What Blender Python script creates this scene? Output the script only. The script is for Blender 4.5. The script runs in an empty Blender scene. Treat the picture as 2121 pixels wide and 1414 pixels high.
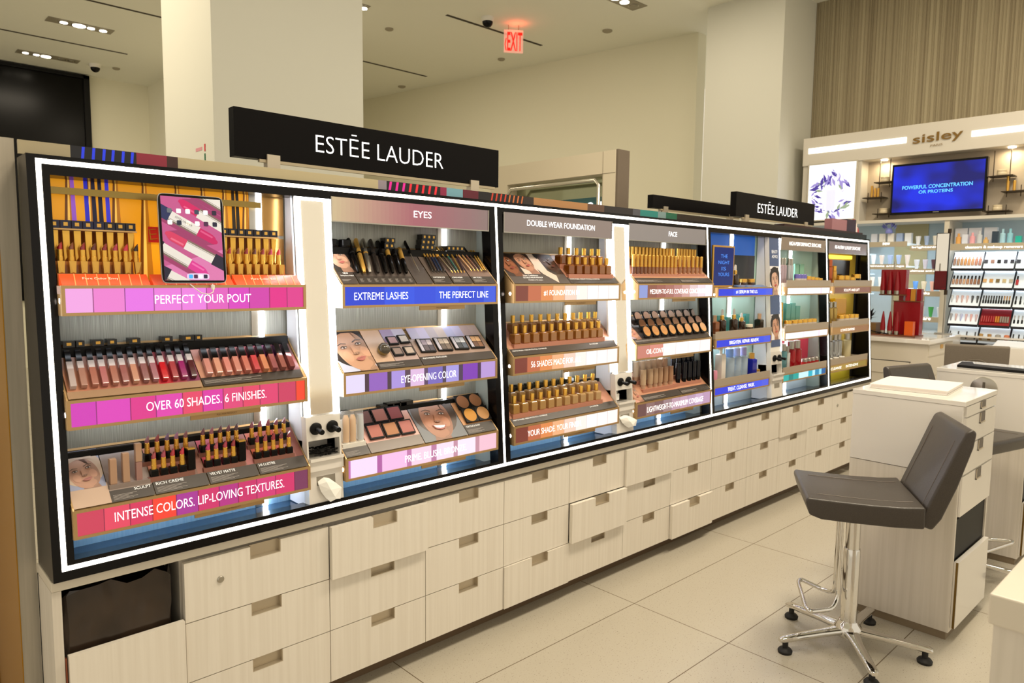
import bpy, bmesh, math, random
from mathutils import Vector, Matrix
random.seed(11)
S = bpy.context.scene
COL = S.collection

# ------------------------------------------------------------------ camera, world, lights, exposure
cam_d = bpy.data.cameras.new('camera'); cam = bpy.data.objects.new('camera', cam_d); COL.objects.link(cam)
YAW, PIT, ROL = .8139, -.0946, .0105
fw = Vector((math.cos(PIT)*math.cos(YAW), math.cos(PIT)*math.sin(YAW), math.sin(PIT)))
rt0 = Vector((math.sin(YAW), -math.cos(YAW), 0)); up0 = rt0.cross(fw)
rt = rt0*math.cos(ROL)+up0*math.sin(ROL); up = -rt0*math.sin(ROL)+up0*math.cos(ROL)
CAM = Vector((-1.16328, -2.1166, 1.47652))
cam.matrix_world = Matrix(((rt.x, up.x, -fw.x, CAM.x), (rt.y, up.y, -fw.y, CAM.y), (rt.z, up.z, -fw.z, CAM.z), (0, 0, 0, 1)))
cam_d.sensor_width = 36; cam_d.lens = 1487.3/2121*36; cam_d.clip_end = 100
cam_d.dof.use_dof = True; cam_d.dof.focus_distance = 2.5; cam_d.dof.aperture_fstop = 6.3
S.camera = cam
S.view_settings.view_transform = 'Standard'; S.view_settings.look = 'None'
S.view_settings.gamma = 1; S.view_settings.use_curve_mapping = False
S.view_settings.exposure = 0.06
W = bpy.data.worlds.new('world'); S.world = W; W.use_nodes = True
W.node_tree.nodes['Background'].inputs[0].default_value = (1, .90, .73, 1)
W.node_tree.nodes['Background'].inputs[1].default_value = .92

def area(name, loc, size, energy, col=(1, .87, .68), rot=(0, 0, 0), sy=None, spread=None):
    d = bpy.data.lights.new(name, 'AREA'); d.energy = energy; d.color = col; d.size = size
    if sy: d.shape = 'RECTANGLE'; d.size_y = sy
    if spread: d.spread = spread
    o = bpy.data.objects.new(name, d); o.location = loc; o.rotation_euler = rot; COL.objects.link(o); return o
CEIL = 4.4
area('ceiling_downlight', (.6, -1.6, CEIL-.03), 1.0, 76, sy=.5)
area('ceiling_downlight', (2.6, -1.3, CEIL-.03), 1.0, 74, sy=.5)
area('ceiling_downlight', (4.6, -1.4, CEIL-.03), 1.0, 64, sy=.5)
area('ceiling_downlight', (-.9, 3.4, CEIL-.03), .8, 84, col=(1, .86, .64))
area('ceiling_downlight', (2.9, 5.4, CEIL-.03), 1.0, 62, sy=.5)
area('ceiling_downlight', (4.6, 2.0, CEIL-.03), .8, 22, sy=.5)
area('ceiling_downlight', (1.2, 8.0, CEIL-.03), .8, 42, sy=.3)

# ------------------------------------------------------------------ materials
def lin(h):
    if isinstance(h, str):
        h = h.lstrip('#'); h = [int(h[i:i+2], 16)/255 for i in (0, 2, 4)]
    return tuple((c/12.92 if c <= .04045 else ((c+.055)/1.055)**2.4) for c in h)
MATS = {}
def P(name, col='#808080', rough=.5, metal=0., emit=0., alpha=1., trans=0., coat=0., ecol=None):
    if name in MATS: return MATS[name]
    m = bpy.data.materials.new(name); m.use_nodes = True
    b = m.node_tree.nodes['Principled BSDF']; c = (*lin(col), 1)
    b.inputs['Base Color'].default_value = c; b.inputs['Roughness'].default_value = rough; b.inputs['Metallic'].default_value = metal
    if emit: b.inputs['Emission Color'].default_value = (*lin(ecol or col), 1); b.inputs['Emission Strength'].default_value = emit
    if alpha < 1: b.inputs['Alpha'].default_value = alpha
    if trans: b.inputs['Transmission Weight'].default_value = trans
    if coat: b.inputs['Coat Weight'].default_value = coat; b.inputs['Coat Roughness'].default_value = .05
    MATS[name] = m; return m
def E(col, s=1.0):                       # glowing light-box graphic
    return P('lightbox_%s_%.2f' % (col, s), '#161616', .25, 0, s*1.06, ecol=col)
def N(m): return m.node_tree.nodes, m.node_tree.links, m.node_tree.nodes['Principled BSDF']
def noisecol(name, ca, cb, scale, rough=.5, detail=3, ramp=(.35, .65), bump=0., metal=0., coord='pos', coat=0.):
    if name in MATS: return MATS[name]
    m = P(name, ca, rough, metal, coat=coat); n, l, b = N(m)
    g = n.new('ShaderNodeNewGeometry'); mp = n.new('ShaderNodeMapping'); mp.inputs['Scale'].default_value = scale
    t = n.new('ShaderNodeTexNoise'); t.inputs['Scale'].default_value = 1; t.inputs['Detail'].default_value = detail
    r = n.new('ShaderNodeValToRGB'); r.color_ramp.elements[0].position = ramp[0]; r.color_ramp.elements[1].position = ramp[1]
    r.color_ramp.elements[0].color = (*lin(ca), 1); r.color_ramp.elements[1].color = (*lin(cb), 1)
    l.new(g.outputs['Position'], mp.inputs['Vector']); l.new(mp.outputs[0], t.inputs['Vector'])
    l.new(t.outputs[0], r.inputs[0]); l.new(r.outputs[0], b.inputs['Base Color'])
    if bump:
        u = n.new('ShaderNodeBump'); u.inputs['Strength'].default_value = bump; u.inputs['Distance'].default_value = .01
        l.new(t.outputs[0], u.inputs['Height']); l.new(u.outputs[0], b.inputs['Normal'])
    return m
ASH = noisecol('pale_ash_wood', '#ded6c9', '#e6dfd3', (70, 70, 1.6), .42, 4, (.3, .62))
ASHG = noisecol('grey_ash_wood', '#cfc7ba', '#d9d1c5', (60, 60, 1.3), .45, 4, (.3, .6))
WORKTOP = P('cream_worktop', '#d8cfbf', .35)
GLOSSW = P('white_gloss_laminate', '#e4dfd8', .12, coat=.5)
WHITE = P('white_paint', '#e6e2da', .55)
WALLP = P('cream_wall_paint', '#e4e0ca', .8)
CEILP = P('ceiling_paint', '#ebebde', .85)
BLACK = P('black_gloss_frame', '#0a0808', .18)
BLACK.node_tree.nodes['Principled BSDF'].inputs['Specular IOR Level'].default_value = .2
BLACKM = P('black_matt', '#090808', .5)
BLACKM.node_tree.nodes['Principled BSDF'].inputs['Specular IOR Level'].default_value = .2
SIGNB = P('black_sign_face', '#080606', .4)
SIGNB.node_tree.nodes['Principled BSDF'].inputs['Specular IOR Level'].default_value = .1
GOLDT = P('champagne_gold_trim', '#b9986a', .32, .55)
GOLD = P('polished_gold', '#e6b450', .24, .78)
GOLDM = P('satin_gold', '#d8a850', .32, .7)
CHROME = P('chrome', '#d8d6d2', .06, 1.)
STEEL = P('brushed_steel', '#b5b0a6', .3, 1.)
NICKEL = P('nickel_pull', '#c4b8a4', .35, .7)
LED = P('white_led_strip', '#ffffff', .5, 0, 7., ecol='#fff6e6')
LEDC = P('cool_led_strip', '#ffffff', .5, 0, 14., ecol='#f4f8ff')
LETW = P('white_lit_letters', '#ffffff', .5, 0, 1.4)
LETP = P('white_print', '#ffffff', .5, 0, .25)
PRINTG = P('grey_print', '#a39c98', .6)
MIRROR = P('mirror_glass', '#e9e6e0', .02, 1.)
TAUPE = P('taupe_card', '#6a5d58', .35)
LEATHER = noisecol('taupe_leather', '#39332e', '#3e3833', (300, 300, 300), .36, 2, (.4, .6), .08)
STRIE = noisecol('silver_threaded_panel', '#7c7d76', '#a6a79e', (420, 30, 7), .38, 3, (.3, .7), 0, .05)
BLUEP = noisecol('blue_glow_panel', '#7cb0dc', '#92c0e4', (200, 20, 10), .3, 2, (.3, .7))  # lower back panels: glow of the under-shelf lamps put into the blue
RIB = noisecol('ribbed_wall_fabric', '#8c8066', '#a59a7e', (1, 26, .12), .75, 3, (.35, .65), .3)
RUBBER = P('black_rubber', '#0d0c0c', .6)
CLEAR = P('clear_acrylic', '#f4f4f4', .05, alpha=.22)
PAPER = P('white_tissue', '#f6f4ef', .8)
PLASTICB = noisecol('black_bin_bag', '#1d1611', '#3a2d23', (9, 9, 5), .2, 2, (.3, .7), .5)
PLASTICB.node_tree.nodes['Bump'].inputs['Distance'].default_value = .05
DARKGLASS = P('dark_glass', '#0d0c0b', .22)
DARKGLASS.node_tree.nodes['Principled BSDF'].inputs['Specular IOR Level'].default_value = .12
def floor_mat():
    m = P('terrazzo_tile', '#cdc2a8', .22); n, l, b = N(m)
    g = n.new('ShaderNodeNewGeometry'); sp = n.new('ShaderNodeSeparateXYZ'); l.new(g.outputs['Position'], sp.inputs[0])
    def line(sock, off, per, w):
        a = n.new('ShaderNodeMath'); a.operation = 'SUBTRACT'; a.inputs[1].default_value = off; l.new(sock, a.inputs[0])
        d = n.new('ShaderNodeMath'); d.operation = 'DIVIDE'; d.inputs[1].default_value = per; l.new(a.outputs[0], d.inputs[0])
        f = n.new('ShaderNodeMath'); f.operation = 'FRACT'; l.new(d.outputs[0], f.inputs[0])
        c = n.new('ShaderNodeMath'); c.operation = 'LESS_THAN'; c.inputs[1].default_value = w/per; l.new(f.outputs[0], c.inputs[0]); return c.outputs[0]
    a = line(sp.outputs[0], .305, 1.079, .004); c = line(sp.outputs[1], -.242, .470, .004)
    mx = n.new('ShaderNodeMath'); mx.operation = 'MAXIMUM'; l.new(a, mx.inputs[0]); l.new(c, mx.inputs[1])
    t = n.new('ShaderNodeTexNoise'); t.inputs['Scale'].default_value = 170; t.inputs['Detail'].default_value = 2
    l.new(g.outputs['Position'], t.inputs['Vector'])
    r = n.new('ShaderNodeValToRGB'); r.color_ramp.elements[0].position = .28; r.color_ramp.elements[1].position = .36
    r.color_ramp.elements[0].color = (*lin('#7a7365'), 1); r.color_ramp.elements[1].color = (*lin('#b6afa0'), 1); l.new(t.outputs[0], r.inputs[0])
    k = n.new('ShaderNodeMix'); k.data_type = 'RGBA'; k.inputs['B'].default_value = (*lin('#6b5f4c'), 1)
    l.new(mx.outputs[0], k.inputs['Factor']); l.new(r.outputs[0], k.inputs['A']); l.new(k.outputs['Result'], b.inputs['Base Color'])
    return m
FLOOR = floor_mat()

# ------------------------------------------------------------------ mesh helpers
class MB:
    def __init__(s): s.v = []; s.f = []; s.m = []
    def poly(s, pts, m=0):
        i = len(s.v); s.v += [tuple(p) for p in pts]; s.f.append(tuple(range(i, i+len(pts)))); s.m.append(m); return s
    def box(s, x0, y0, z0, x1, y1, z1, m=0, M=None):
        c = [(x0, y0, z0), (x1, y0, z0), (x1, y1, z0), (x0, y1, z0), (x0, y0, z1), (x1, y0, z1), (x1, y1, z1), (x0, y1, z1)]
        if M: c = [tuple(M @ Vector(p)) for p in c]
        i = len(s.v); s.v += c
        for q in ((3, 2, 1, 0), (4, 5, 6, 7), (0, 1, 5, 4), (1, 2, 6, 5), (2, 3, 7, 6), (3, 0, 4, 7)):
            s.f.append(tuple(i+k for k in q)); s.m.append(m)
        return s
    def prism(s, prof, axis, a, b, m=0, cap=True):
        """profile of 2-D points swept along axis ('x': (y,z), 'y': (x,z), 'z': (x,y))"""
        mk = {'x': lambda p, t: (t, p[0], p[1]), 'y': lambda p, t: (p[0], t, p[1]), 'z': lambda p, t: (p[0], p[1], t)}[axis]
        n = len(prof); i = len(s.v); s.v += [mk(p, a) for p in prof]+[mk(p, b) for p in prof]
        for k in range(n): s.f.append((i+k, i+(k+1) % n, i+n+(k+1) % n, i+n+k)); s.m.append(m)
        if cap:
            s.f.append(tuple(i+k for k in reversed(range(n)))); s.m.append(m)
            s.f.append(tuple(i+n+k for k in range(n))); s.m.append(m)
        return s
    def lathe(s, prof, n=16, M=None, m=0, sq=False):
        """prof: (radius, z[, mat]) rings; sq: square section"""
        i = len(s.v)
        for p in prof:
            for k in range(n):
                a = 2*math.pi*k/n+(math.pi/4 if sq else 0); r = p[0]*(math.sqrt(2) if sq else 1)
                q = Vector((r*math.cos(a), r*math.sin(a), p[1])); s.v.append(tuple(M @ q if M else q))
        for j in range(len(prof)-1):
            mm = prof[j+1][2] if len(prof[j+1]) > 2 else m
            for k in range(n):
                s.f.append((i+j*n+k, i+j*n+(k+1) % n, i+(j+1)*n+(k+1) % n, i+(j+1)*n+k)); s.m.append(mm)
        s.f.append(tuple(i+k for k in reversed(range(n)))); s.m.append(prof[0][2] if len(prof[0]) > 2 else m)
        j = len(prof)-1
        s.f.append(tuple(i+j*n+k for k in range(n))); s.m.append(prof[-1][2] if len(prof[-1]) > 2 else m); return s
    def tube(s, pts, r, n=8, m=0):
        pts = [Vector(p) for p in pts]; i = len(s.v); prev = None
        for k, p in enumerate(pts):
            d = (pts[min(k+1, len(pts)-1)]-pts[max(k-1, 0)]).normalized()
            a = prev if prev else (Vector((0, 0, 1)) if abs(d.z) < .9 else Vector((1, 0, 0)))
            a = (a-d*a.dot(d)).normalized(); prev = a; b = d.cross(a)
            rr = r[k] if isinstance(r, (list, tuple)) else r
            for q in range(n):
                t = 2*math.pi*q/n; s.v.append(tuple(p+a*rr*math.cos(t)+b*rr*math.sin(t)))
        for k in range(len(pts)-1):
            for q in range(n): s.f.append((i+k*n+q, i+k*n+(q+1) % n, i+(k+1)*n+(q+1) % n, i+(k+1)*n+q)); s.m.append(m)
        s.f.append(tuple(i+q for q in reversed(range(n)))); s.m.append(m)
        s.f.append(tuple(i+(len(pts)-1)*n+q for q in range(n))); s.m.append(m); return s
    def mesh(s, name, mats, smooth=0., bev=0., seg=2):
        me = bpy.data.meshes.new(name); me.from_pydata(s.v, [], s.f)
        for m in (mats if isinstance(mats, (list, tuple)) else [mats]): me.materials.append(m)
        me.polygons.foreach_set('material_index', s.m)
        bm = bmesh.new(); bm.from_mesh(me); bmesh.ops.recalc_face_normals(bm, faces=bm.faces)
        if bev: bmesh.ops.bevel(bm, geom=list(bm.edges), offset=bev, segments=seg, affect='EDGES', profile=.5, clamp_overlap=True)
        bm.to_mesh(me); bm.free()
        if smooth: me.shade_smooth(); me.set_sharp_from_angle(angle=smooth)
        me.update(); return me
    def build(s, name, mats, parent=None, **k):
        return put(name, s.mesh(name, mats, **k), parent)
def put(name, me, parent=None, M=None):
    o = bpy.data.objects.new(name, me); COL.objects.link(o)
    if parent: o.parent = parent
    if M is not None: o.matrix_local = M
    return o
def tag(o, label, cat, group=None, kind=None):
    if label: o['label'] = label.replace(' from the left', ' from left')
    if cat: o['category'] = cat
    if group: o['group'] = group
    if kind: o['kind'] = kind
    return o
def thing(name, label, cat, loc=(0, 0, 0), rz=0, group=None):
    o = bpy.data.objects.new(name, None); COL.objects.link(o); o.empty_display_size = .02
    o.location = loc; o.rotation_euler = (0, 0, rz); return tag(o, label, cat, group)
def struct(o): o['kind'] = 'structure'; return o
def dup(root, M, label, group=None):
    def cp(o, par):
        c = o.copy(); COL.objects.link(c)
        if par: c.parent = par
        for ch in KIDS.get(o.name, [q for q in o.children]): cp(ch, c)
        return c
    r = cp(root, None); r.matrix_world = M; r['label'] = label
    if group: r['group'] = group
    return r
KIDS = {}
def recolor(o, idx, mat):
    o.material_slots[idx].link = 'OBJECT'; o.material_slots[idx].material = mat
def kid(o, stem):
    for c in o.children:
        if c.name.split('.')[0] == stem: return c
ORD = ['first', 'second', 'third', 'fourth', 'fifth', 'sixth', 'seventh', 'eighth', 'ninth', 'tenth', 'eleventh', 'twelfth', 'thirteenth', 'fourteenth', 'fifteenth']
def TR(x, y, z): return Matrix.Translation((x, y, z))
_fc = {}
def text(s, name, origin, right, upv, w, h, mat, parent=None, depth=.0006, bold=0., align='L'):
    """lettering fitted to w x h; origin = lower left corner"""
    cu = bpy.data.curves.new('t', 'FONT'); cu.body = s; cu.extrude = 0; cu.offset = bold; cu.resolution_u = 3
    o = bpy.data.objects.new('t', cu); COL.objects.link(o); dg = bpy.context.evaluated_depsgraph_get()
    me = bpy.data.meshes.new_from_object(o.evaluated_get(dg)); bpy.data.objects.remove(o); bpy.data.curves.remove(cu)
    xs = [v.co.x for v in me.vertices]; ys = [v.co.y for v in me.vertices]
    x0, x1, y0, y1 = min(xs), max(xs), min(ys), max(ys); R = Vector(right).normalized(); U = Vector(upv).normalized(); NN = R.cross(U)
    sx = w/(x1-x0); sy = h/(y1-y0)
    for v in me.vertices: v.co = Vector(origin)+R*((v.co.x-x0)*sx)+U*((v.co.y-y0)*sy)+NN*depth
    me.materials.clear(); me.materials.append(mat); me.name = name
    o = put(name, me, parent); return o
def clip(poly, x0, y0, x1, y1):
    def cut(ps, ins, inter):
        out = []
        for i, p in enumerate(ps):
            q = ps[(i+1) % len(ps)]
            if ins(p):
                out.append(p)
                if not ins(q): out.append(inter(p, q))
            elif ins(q): out.append(inter(p, q))
        return out
    def ix(x): return lambda p, q: (x, p[1]+(q[1]-p[1])*(x-p[0])/(q[0]-p[0]))
    def iy(y): return lambda p, q: (p[0]+(q[0]-p[0])*(y-p[1])/(q[1]-p[1]), y)
    for ins, it in ((lambda p: p[0] >= x0, ix(x0)), (lambda p: p[0] <= x1, ix(x1)), (lambda p: p[1] >= y0, iy(y0)), (lambda p: p[1] <= y1, iy(y1))):
        if not poly: return []
        poly = cut(poly, ins, it)
    return poly
def ell(cx, cy, rx, ry, n=20, rot=0., p=1.):
    out = []
    for k in range(n):
        a = 2*math.pi*k/n; x = rx*math.copysign(abs(math.cos(a))**p, math.cos(a)); y = ry*math.copysign(abs(math.sin(a))**p, math.sin(a))
        out.append((cx+x*math.cos(rot)-y*math.sin(rot), cy+x*math.sin(rot)+y*math.cos(rot)))
    return out

# ================================================================== SETTING
XL, XR = -.797, 4.69
struct(MB().box(-6, -6, -.05, 9, 12, 0).build('floor', FLOOR))
struct(MB().box(-6, -6, CEIL, 9, 12, CEIL+.05).build('ceiling', CEILP))
struct(MB().box(-6, 10.55, 0, 2.75, 10.7, CEIL).build('wall_back', WALLP))
struct(MB().box(2.70, 6.2, 0, 2.85, 10.55, CEIL).build('wall_inner', WALLP))
struct(MB().poly([(5.55, 9.2, 0), (6.62, 2.9, 0), (6.62, 2.9, CEIL), (5.55, 9.2, CEIL)]).poly([(5.7, 9.25, 0), (6.8, 2.9, 0), (6.8, 2.9, CEIL), (5.7, 9.25, CEIL)])
       .poly([(5.55, 9.2, 0), (5.7, 9.25, 0), (5.7, 9.25, CEIL), (5.55, 9.2, CEIL)]).poly([(6.62, 2.9, 0), (6.8, 2.9, 0), (6.8, 2.9, CEIL), (6.62, 2.9, CEIL)]).build('wall_far', WALLP))
struct(MB().box(2.85, 9.2, 0, 5.7, 9.35, CEIL).build('wall_end', WALLP))
struct(MB().box(.62, 2.5, 0, 1.695, 3.386, CEIL).build('column', P('column_paint', '#d3d2c6', .7)))
struct(MB().box(6.0, 1.497, 0, 6.85, 2.39, CEIL).build('column', P('column_paint')))
rw = MB()
random.seed(3); y = 1.497; pts = []
while y > -3.2:
    w = random.choice([.012, .016, .022, .03]); g = random.choice([.008, .01, .014]); pts += [(6.712, y), (6.705, y-.004), (6.705, y-w+.004), (6.712, y-w)]; y -= w+g*.6
rw.prism(pts+[(6.9, y), (6.9, 1.497)], 'z', 0, CEIL)
struct(rw.build('wall_right', RIB))
# marks pasted on the column
MB().box(.6185, 2.70, 2.247, .6195, 2.81, 2.268).build('wall_sticker', P('red_print', '#d0929a', .6))
tag(bpy.data.objects['wall_sticker'], 'small pale red sticker print on the white column above the counter', 'sticker')
tag(MB().box(.617, 2.642, 2.235, .6195, 2.66, 2.28).build('wall_marker', P('red_marker', '#d24a52', .5)), 'tiny red strip at the corner of the white column', 'marker')
tag(MB().box(.617, 2.645, 2.175, .6195, 2.66, 2.22).build('wall_marker', P('green_marker', '#1d6a48', .5)), 'tiny dark green strip at the corner of the white column', 'marker')
# dark shop window high in the back wall
wn = struct(MB().box(-6, 10.48, 1.0, 1.80, 10.56, 4.36).build('window_1', DARKGLASS))
wf = struct(MB().box(1.76, 10.44, 1.0, 1.84, 10.56, 4.38).box(-6, 10.44, 4.33, 1.84, 10.56, 4.38).build('window_frame', BLACKM)); wf.parent = wn
# ceiling slits
for i, (x0, x1, yy) in enumerate([(4.10, 5.65, 4.60), (3.9, 5.49, 6.85), (-1.2, 1.943, 8.88), (-.8, 2.6, 7.02)]):
    t = struct(MB().box(x0, yy-.02, CEIL-.004, x1, yy+.02, CEIL+.01).build('trim_%d' % (i+1), P('dark_slit', '#3a3226', .8)))
def ceil_fix(x0, x1, y, on, label):
    t = thing('ceiling_light', label, 'ceiling light', ((x0+x1)/2, y, CEIL), 0, None); w = x1-x0
    MB().box(-w/2, -.10, -.006, w/2, .10, -.001).build('trim_plate', P('grey_fixture', '#8f8876', .5), t)
    for k, (fx, r, e) in enumerate(on):
        M_ = TR(-w/2+fx*w, 0, 0)
        MB().lathe([(r+.012, -.010), (r+.012, -.004)], 20, M_).build('lamp_ring', STEEL, t)
        MB().lathe([(r, -.014), (r, -.006)], 20, M_).build('lamp', P('lit_lamp', '#fff2d8', .4, 0, 14.) if e else P('dark_lamp', '#8d8674', .4), t)
ceil_fix(.84, 1.54, 8.02, [(.25, .04, 1), (.48, .07, 1), (.66, .04, 1), (.85, .04, 1)], 'recessed ceiling light with four lit lamps left of the column')
ceil_fix(.82, 1.56, 9.79, [(.14, .035, 1), (.31, .035, 1), (.46, .06, 1), (.72, .035, 0), (.88, .035, 0)], 'recessed ceiling light above the dark window with two lamps off')
ceil_fix(4.7, 5.48, 2.92, [(.45, .05, 1), (.65, .05, 1), (.85, .05, 0)], 'recessed ceiling light at the top edge right of the EXIT sign')
ceil_fix(2.9, 3.34, 5.08, [(.5, .04, 1), (.93, .04, 1)], 'recessed ceiling light half hidden behind the large white column')
for i, (x, y, l) in enumerate([(4.487, 4.33, 'dome camera on the ceiling beside the EXIT sign'), (1.756, 9.75, 'dome camera on the ceiling above the dark window')]):
    t = thing('dome_camera', 'black '+l, 'security camera', (x, y, CEIL))
    MB().lathe([(.075, 0), (.075, -.02), (.065, -.05)], 24, None).build('housing', WHITE, t, smooth=.6)
    MB().lathe([(.062, -.048), (.058, -.075), (.04, -.1), (.015, -.112)], 24).build('dome', BLACK, t, smooth=.9)
for i, (x, y, r, l) in enumerate([(2.03, 9.75, .05, 'right of the dome camera above the dark window'), (3.9, 5.46, .05, 'nearest the large white column'), (5.68, 5.4, .05, 'below the EXIT sign near the cream wall'), (5.80, 3.64, .06, 'farthest right near the tall column'), (5.56, 7.6, .06, 'far off near the cream wall')]):
    tag(MB().lathe([(r, 0), (r, -.012), (r*.7, -.022)], 18, TR(x, y, CEIL)).build('smoke_detector', P('detector', '#9b937f', .6), smooth=.6), 'small round ceiling fitting '+l, 'detector')
# exit sign
ex = thing('exit_sign', 'red lit EXIT sign hanging from the ceiling by two stems', 'exit sign', (4.87, 4.3, 4.21))
R45 = Matrix.Rotation(math.radians(-35), 4, 'Z')
o = MB().box(-.115, -.012, -.13, .115, .012, .13).build('sign_panel', P('clear_red_panel', '#ffc4b0', .1, 0, .35, alpha=.45), ex, bev=.003); o.matrix_local = R45
o = text('\u2039EXIT', 'lettering', (-.108, -.014, -.112), (1, 0, 0), (0, 0, 1), .212, .215, P('red_glow', '#f01408', .5, 0, 1.1), ex, .001, .015); o.matrix_local = R45
for sx in (-.06, .06):
    o = MB().lathe([(.006, .13), (.006, .185)], 8, TR(sx, 0, 0)).build('stem', STEEL, ex); o.matrix_local = R45
area('exit_glow', (4.87, 4.25, 4.3), .15, .35, col=(1, .12, .05), rot=(math.pi, 0, 0))

# ================================================================== MAIN COUNTER
def front_panel(x0, x1, z0, z1, y, notch):
    mb = MB(); cx = x0+(x1-x0)*.53; hw, nh = .05, .040
    if notch:
        prof = [(x0, z0), (x1, z0), (x1, z1), (cx+hw, z1), (cx+hw, z1-nh), (cx-hw, z1-nh), (cx-hw, z1), (x0, z1)]
    else: prof = [(x0, z0), (x1, z0), (x1, z1), (x0, z1)]
    mb.prism(prof, 'y', y, y+.018); return mb, cx, hw, nh
cols = [-.469]+[.4*i for i in range(12)]
ZB, ZT = .076, .626
opened = {(1, 2): .018, (4, 1): .022, (5, 2): .014, (6, 0): .018, (9, 2): .01, (3, 0): .006}
cabname = ['with a small round lock, nearest the bin opening', 'below the EYES shelves', 'below the lash and pencil shelf end', 'below the left foundation shelves', 'below the middle of the foundation shelves with middle drawer ajar',
           'below the tissue holder of the foundation case', 'below the FACE shelves', 'below the right end of the FACE shelves', 'below the blue serum shelves', 'below the right half of the blue shelves', 'below the skincare shelves', 'with a tiny lock at the far end of the counter']
for i in range(12):
    x0, x1 = cols[i], cols[i+1]
    t = thing('drawer_unit', 'pale wood three-drawer unit %s' % cabname[i], 'drawer unit', ((x0+x1)/2, .02, 0), 0, 'drawer units of the long counter')
    ox = (x0+x1)/2
    MB().box(x0-ox+.001, .022, ZB, x1-ox-.001, .50, ZT+.012).build('body', ASHG, t)
    h = (ZT-ZB)/3
    for k in range(3):
        mb, cx, hw, nh = front_panel(x0-ox+.0015, x1-ox-.0015, ZB+k*h+.0015, ZB+(k+1)*h-.0015, -.02-opened.get((i, k), 0), True)
        d = mb.build('drawer', ASH, t); z1 = ZB+(k+1)*h-.0015; yo = -.02-opened.get((i, k), 0)
        pm = MB(); pm.box(cx-hw, yo+.017, z1-nh, cx+hw, yo+.019, z1).box(cx-hw, yo, z1-nh, cx+hw, yo+.019, z1-nh+.003).box(cx-hw, yo+.001, z1-nh, cx-hw+.003, yo+.019, z1).box(cx+hw-.003, yo+.001, z1-nh, cx+hw, yo+.019, z1)
        pm.build('pull', NICKEL, d)
        if (i == 0 and k == 2) or (i == 11 and k == 2):
            lk = MB().lathe([(.0105, 0), (.0105, .003), (.008, .005)], 20, TR((x0-ox)+.225*(x1-x0), yo, z1-.075) @ Matrix.Rotation(math.pi/2, 4, 'X')).build('lock', STEEL, d, smooth=.5)
# bins at both ends
for (x0, x1, lab) in [(XL, -.469, 'pale wood waste bin cabinet at the near end with open slot'), (4.4, XR, 'pale wood waste bin cabinet at the far end of the counter')]:
    ox = (x0+x1)/2
    t = thing('bin_cabinet', lab, 'bin cabinet', (ox, 0, 0), 0, 'bin cabinets of the long counter')
    b = MB(); L_ = x0-ox; R_ = x1-ox
    if x0 < 0: b.box(L_, 0, ZB, L_+.022, .178, .638)
    else: b.box(R_-.022, 0, ZB, R_, .178, .638)
    b.box(L_+.022, .0, ZB, R_-.001, .178, ZB+.02).box(L_, .165, ZB, R_, .178, .638)
    b.build('body', ASHG, t)
    MB().box(L_+.03, -.012, ZB+.004, R_-.004, .006, .458).build('bin_door', ASH, t)
    MB().box(L_+.024, .164, ZB+.02, R_-.002, .1645, .636).build('inner_lining', BLACKM, t)
    if x0 < 0: MB().box(L_+.024, .004, ZB+.03, L_+.028, .012, .45).build('hinge', P('copper_hinge', '#a0604a', .4, .8), t)
    bag = thing('bin_liner', 'dark crumpled bin bag inside the %s opening' % ('near bin' if x0 < 0 else 'far bin'), 'bin bag', (ox, .09, 0))
    mb = MB(); random.seed(5); n = 30; rings = []
    for z, r in ((.10, .85), (.3, 1.0), (.42, 1.0), (.52, 1.05), (.60, 1.05), (.615, .98)):
        ring = []
        for k in range(n):
            a = 2*math.pi*k/n; q = r*(1+random.uniform(-.07, .05))
            ring.append((max(-1, min(1, q*math.cos(a)*1.4))*.135, max(-1, min(1, q*math.sin(a)*1.4))*.068, z+random.uniform(-.012, .012)))
        rings.append(ring)
    i0 = 0
    for ring in rings: mb.v += ring
    for j in range(len(rings)-1):
        for k in range(n): mb.f.append((j*n+k, j*n+(k+1) % n, (j+1)*n+(k+1) % n, (j+1)*n+k)); mb.m.append(0)
    mb.f.append(tuple(range(n))); mb.m.append(0)
    mb.build('bag', PLASTICB, bag)
tag(MB().prism([(XL, .0), (XR, .0), (XR, .50), (-.43, .50), (-.43, .178), (XL, .178)], 'z', .638, .6655).build('worktop', WORKTOP, bev=.002), 'long cream worktop slab on top of the drawer units', 'worktop')
struct(MB().box(XL+.02, .08, 0, XR-.02, .16, ZB).build('baseboard_counter', P('brown_stone_kick', '#6f5b46', .3)))
# wooden end panel with gold side
pn = thing('end_panel', 'tall narrow wood end panel with a gold side at the near end', 'end panel', (-.818, .18, 0))
MB().box(-.022, .001, 0, .021, .60, 1.815).build('panel', noisecol('grey_oak', '#a39b8c', '#b6ad9e', (60, 60, 2), .45, 4, (.3, .65)), pn)
MB().box(-.0245, .0, 0, -.022, .60, 1.813).build('gold_side', P('brushed_gold_sheet', '#a8791f', .45, .7), pn)
tag(MB().box(-1.15, .62, 0, -.845, 1.2, 1.0).build('side_cabinet', GLOSSW, bev=.003), 'white cabinet showing at the far left edge behind the gold panel side', 'cabinet')

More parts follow.
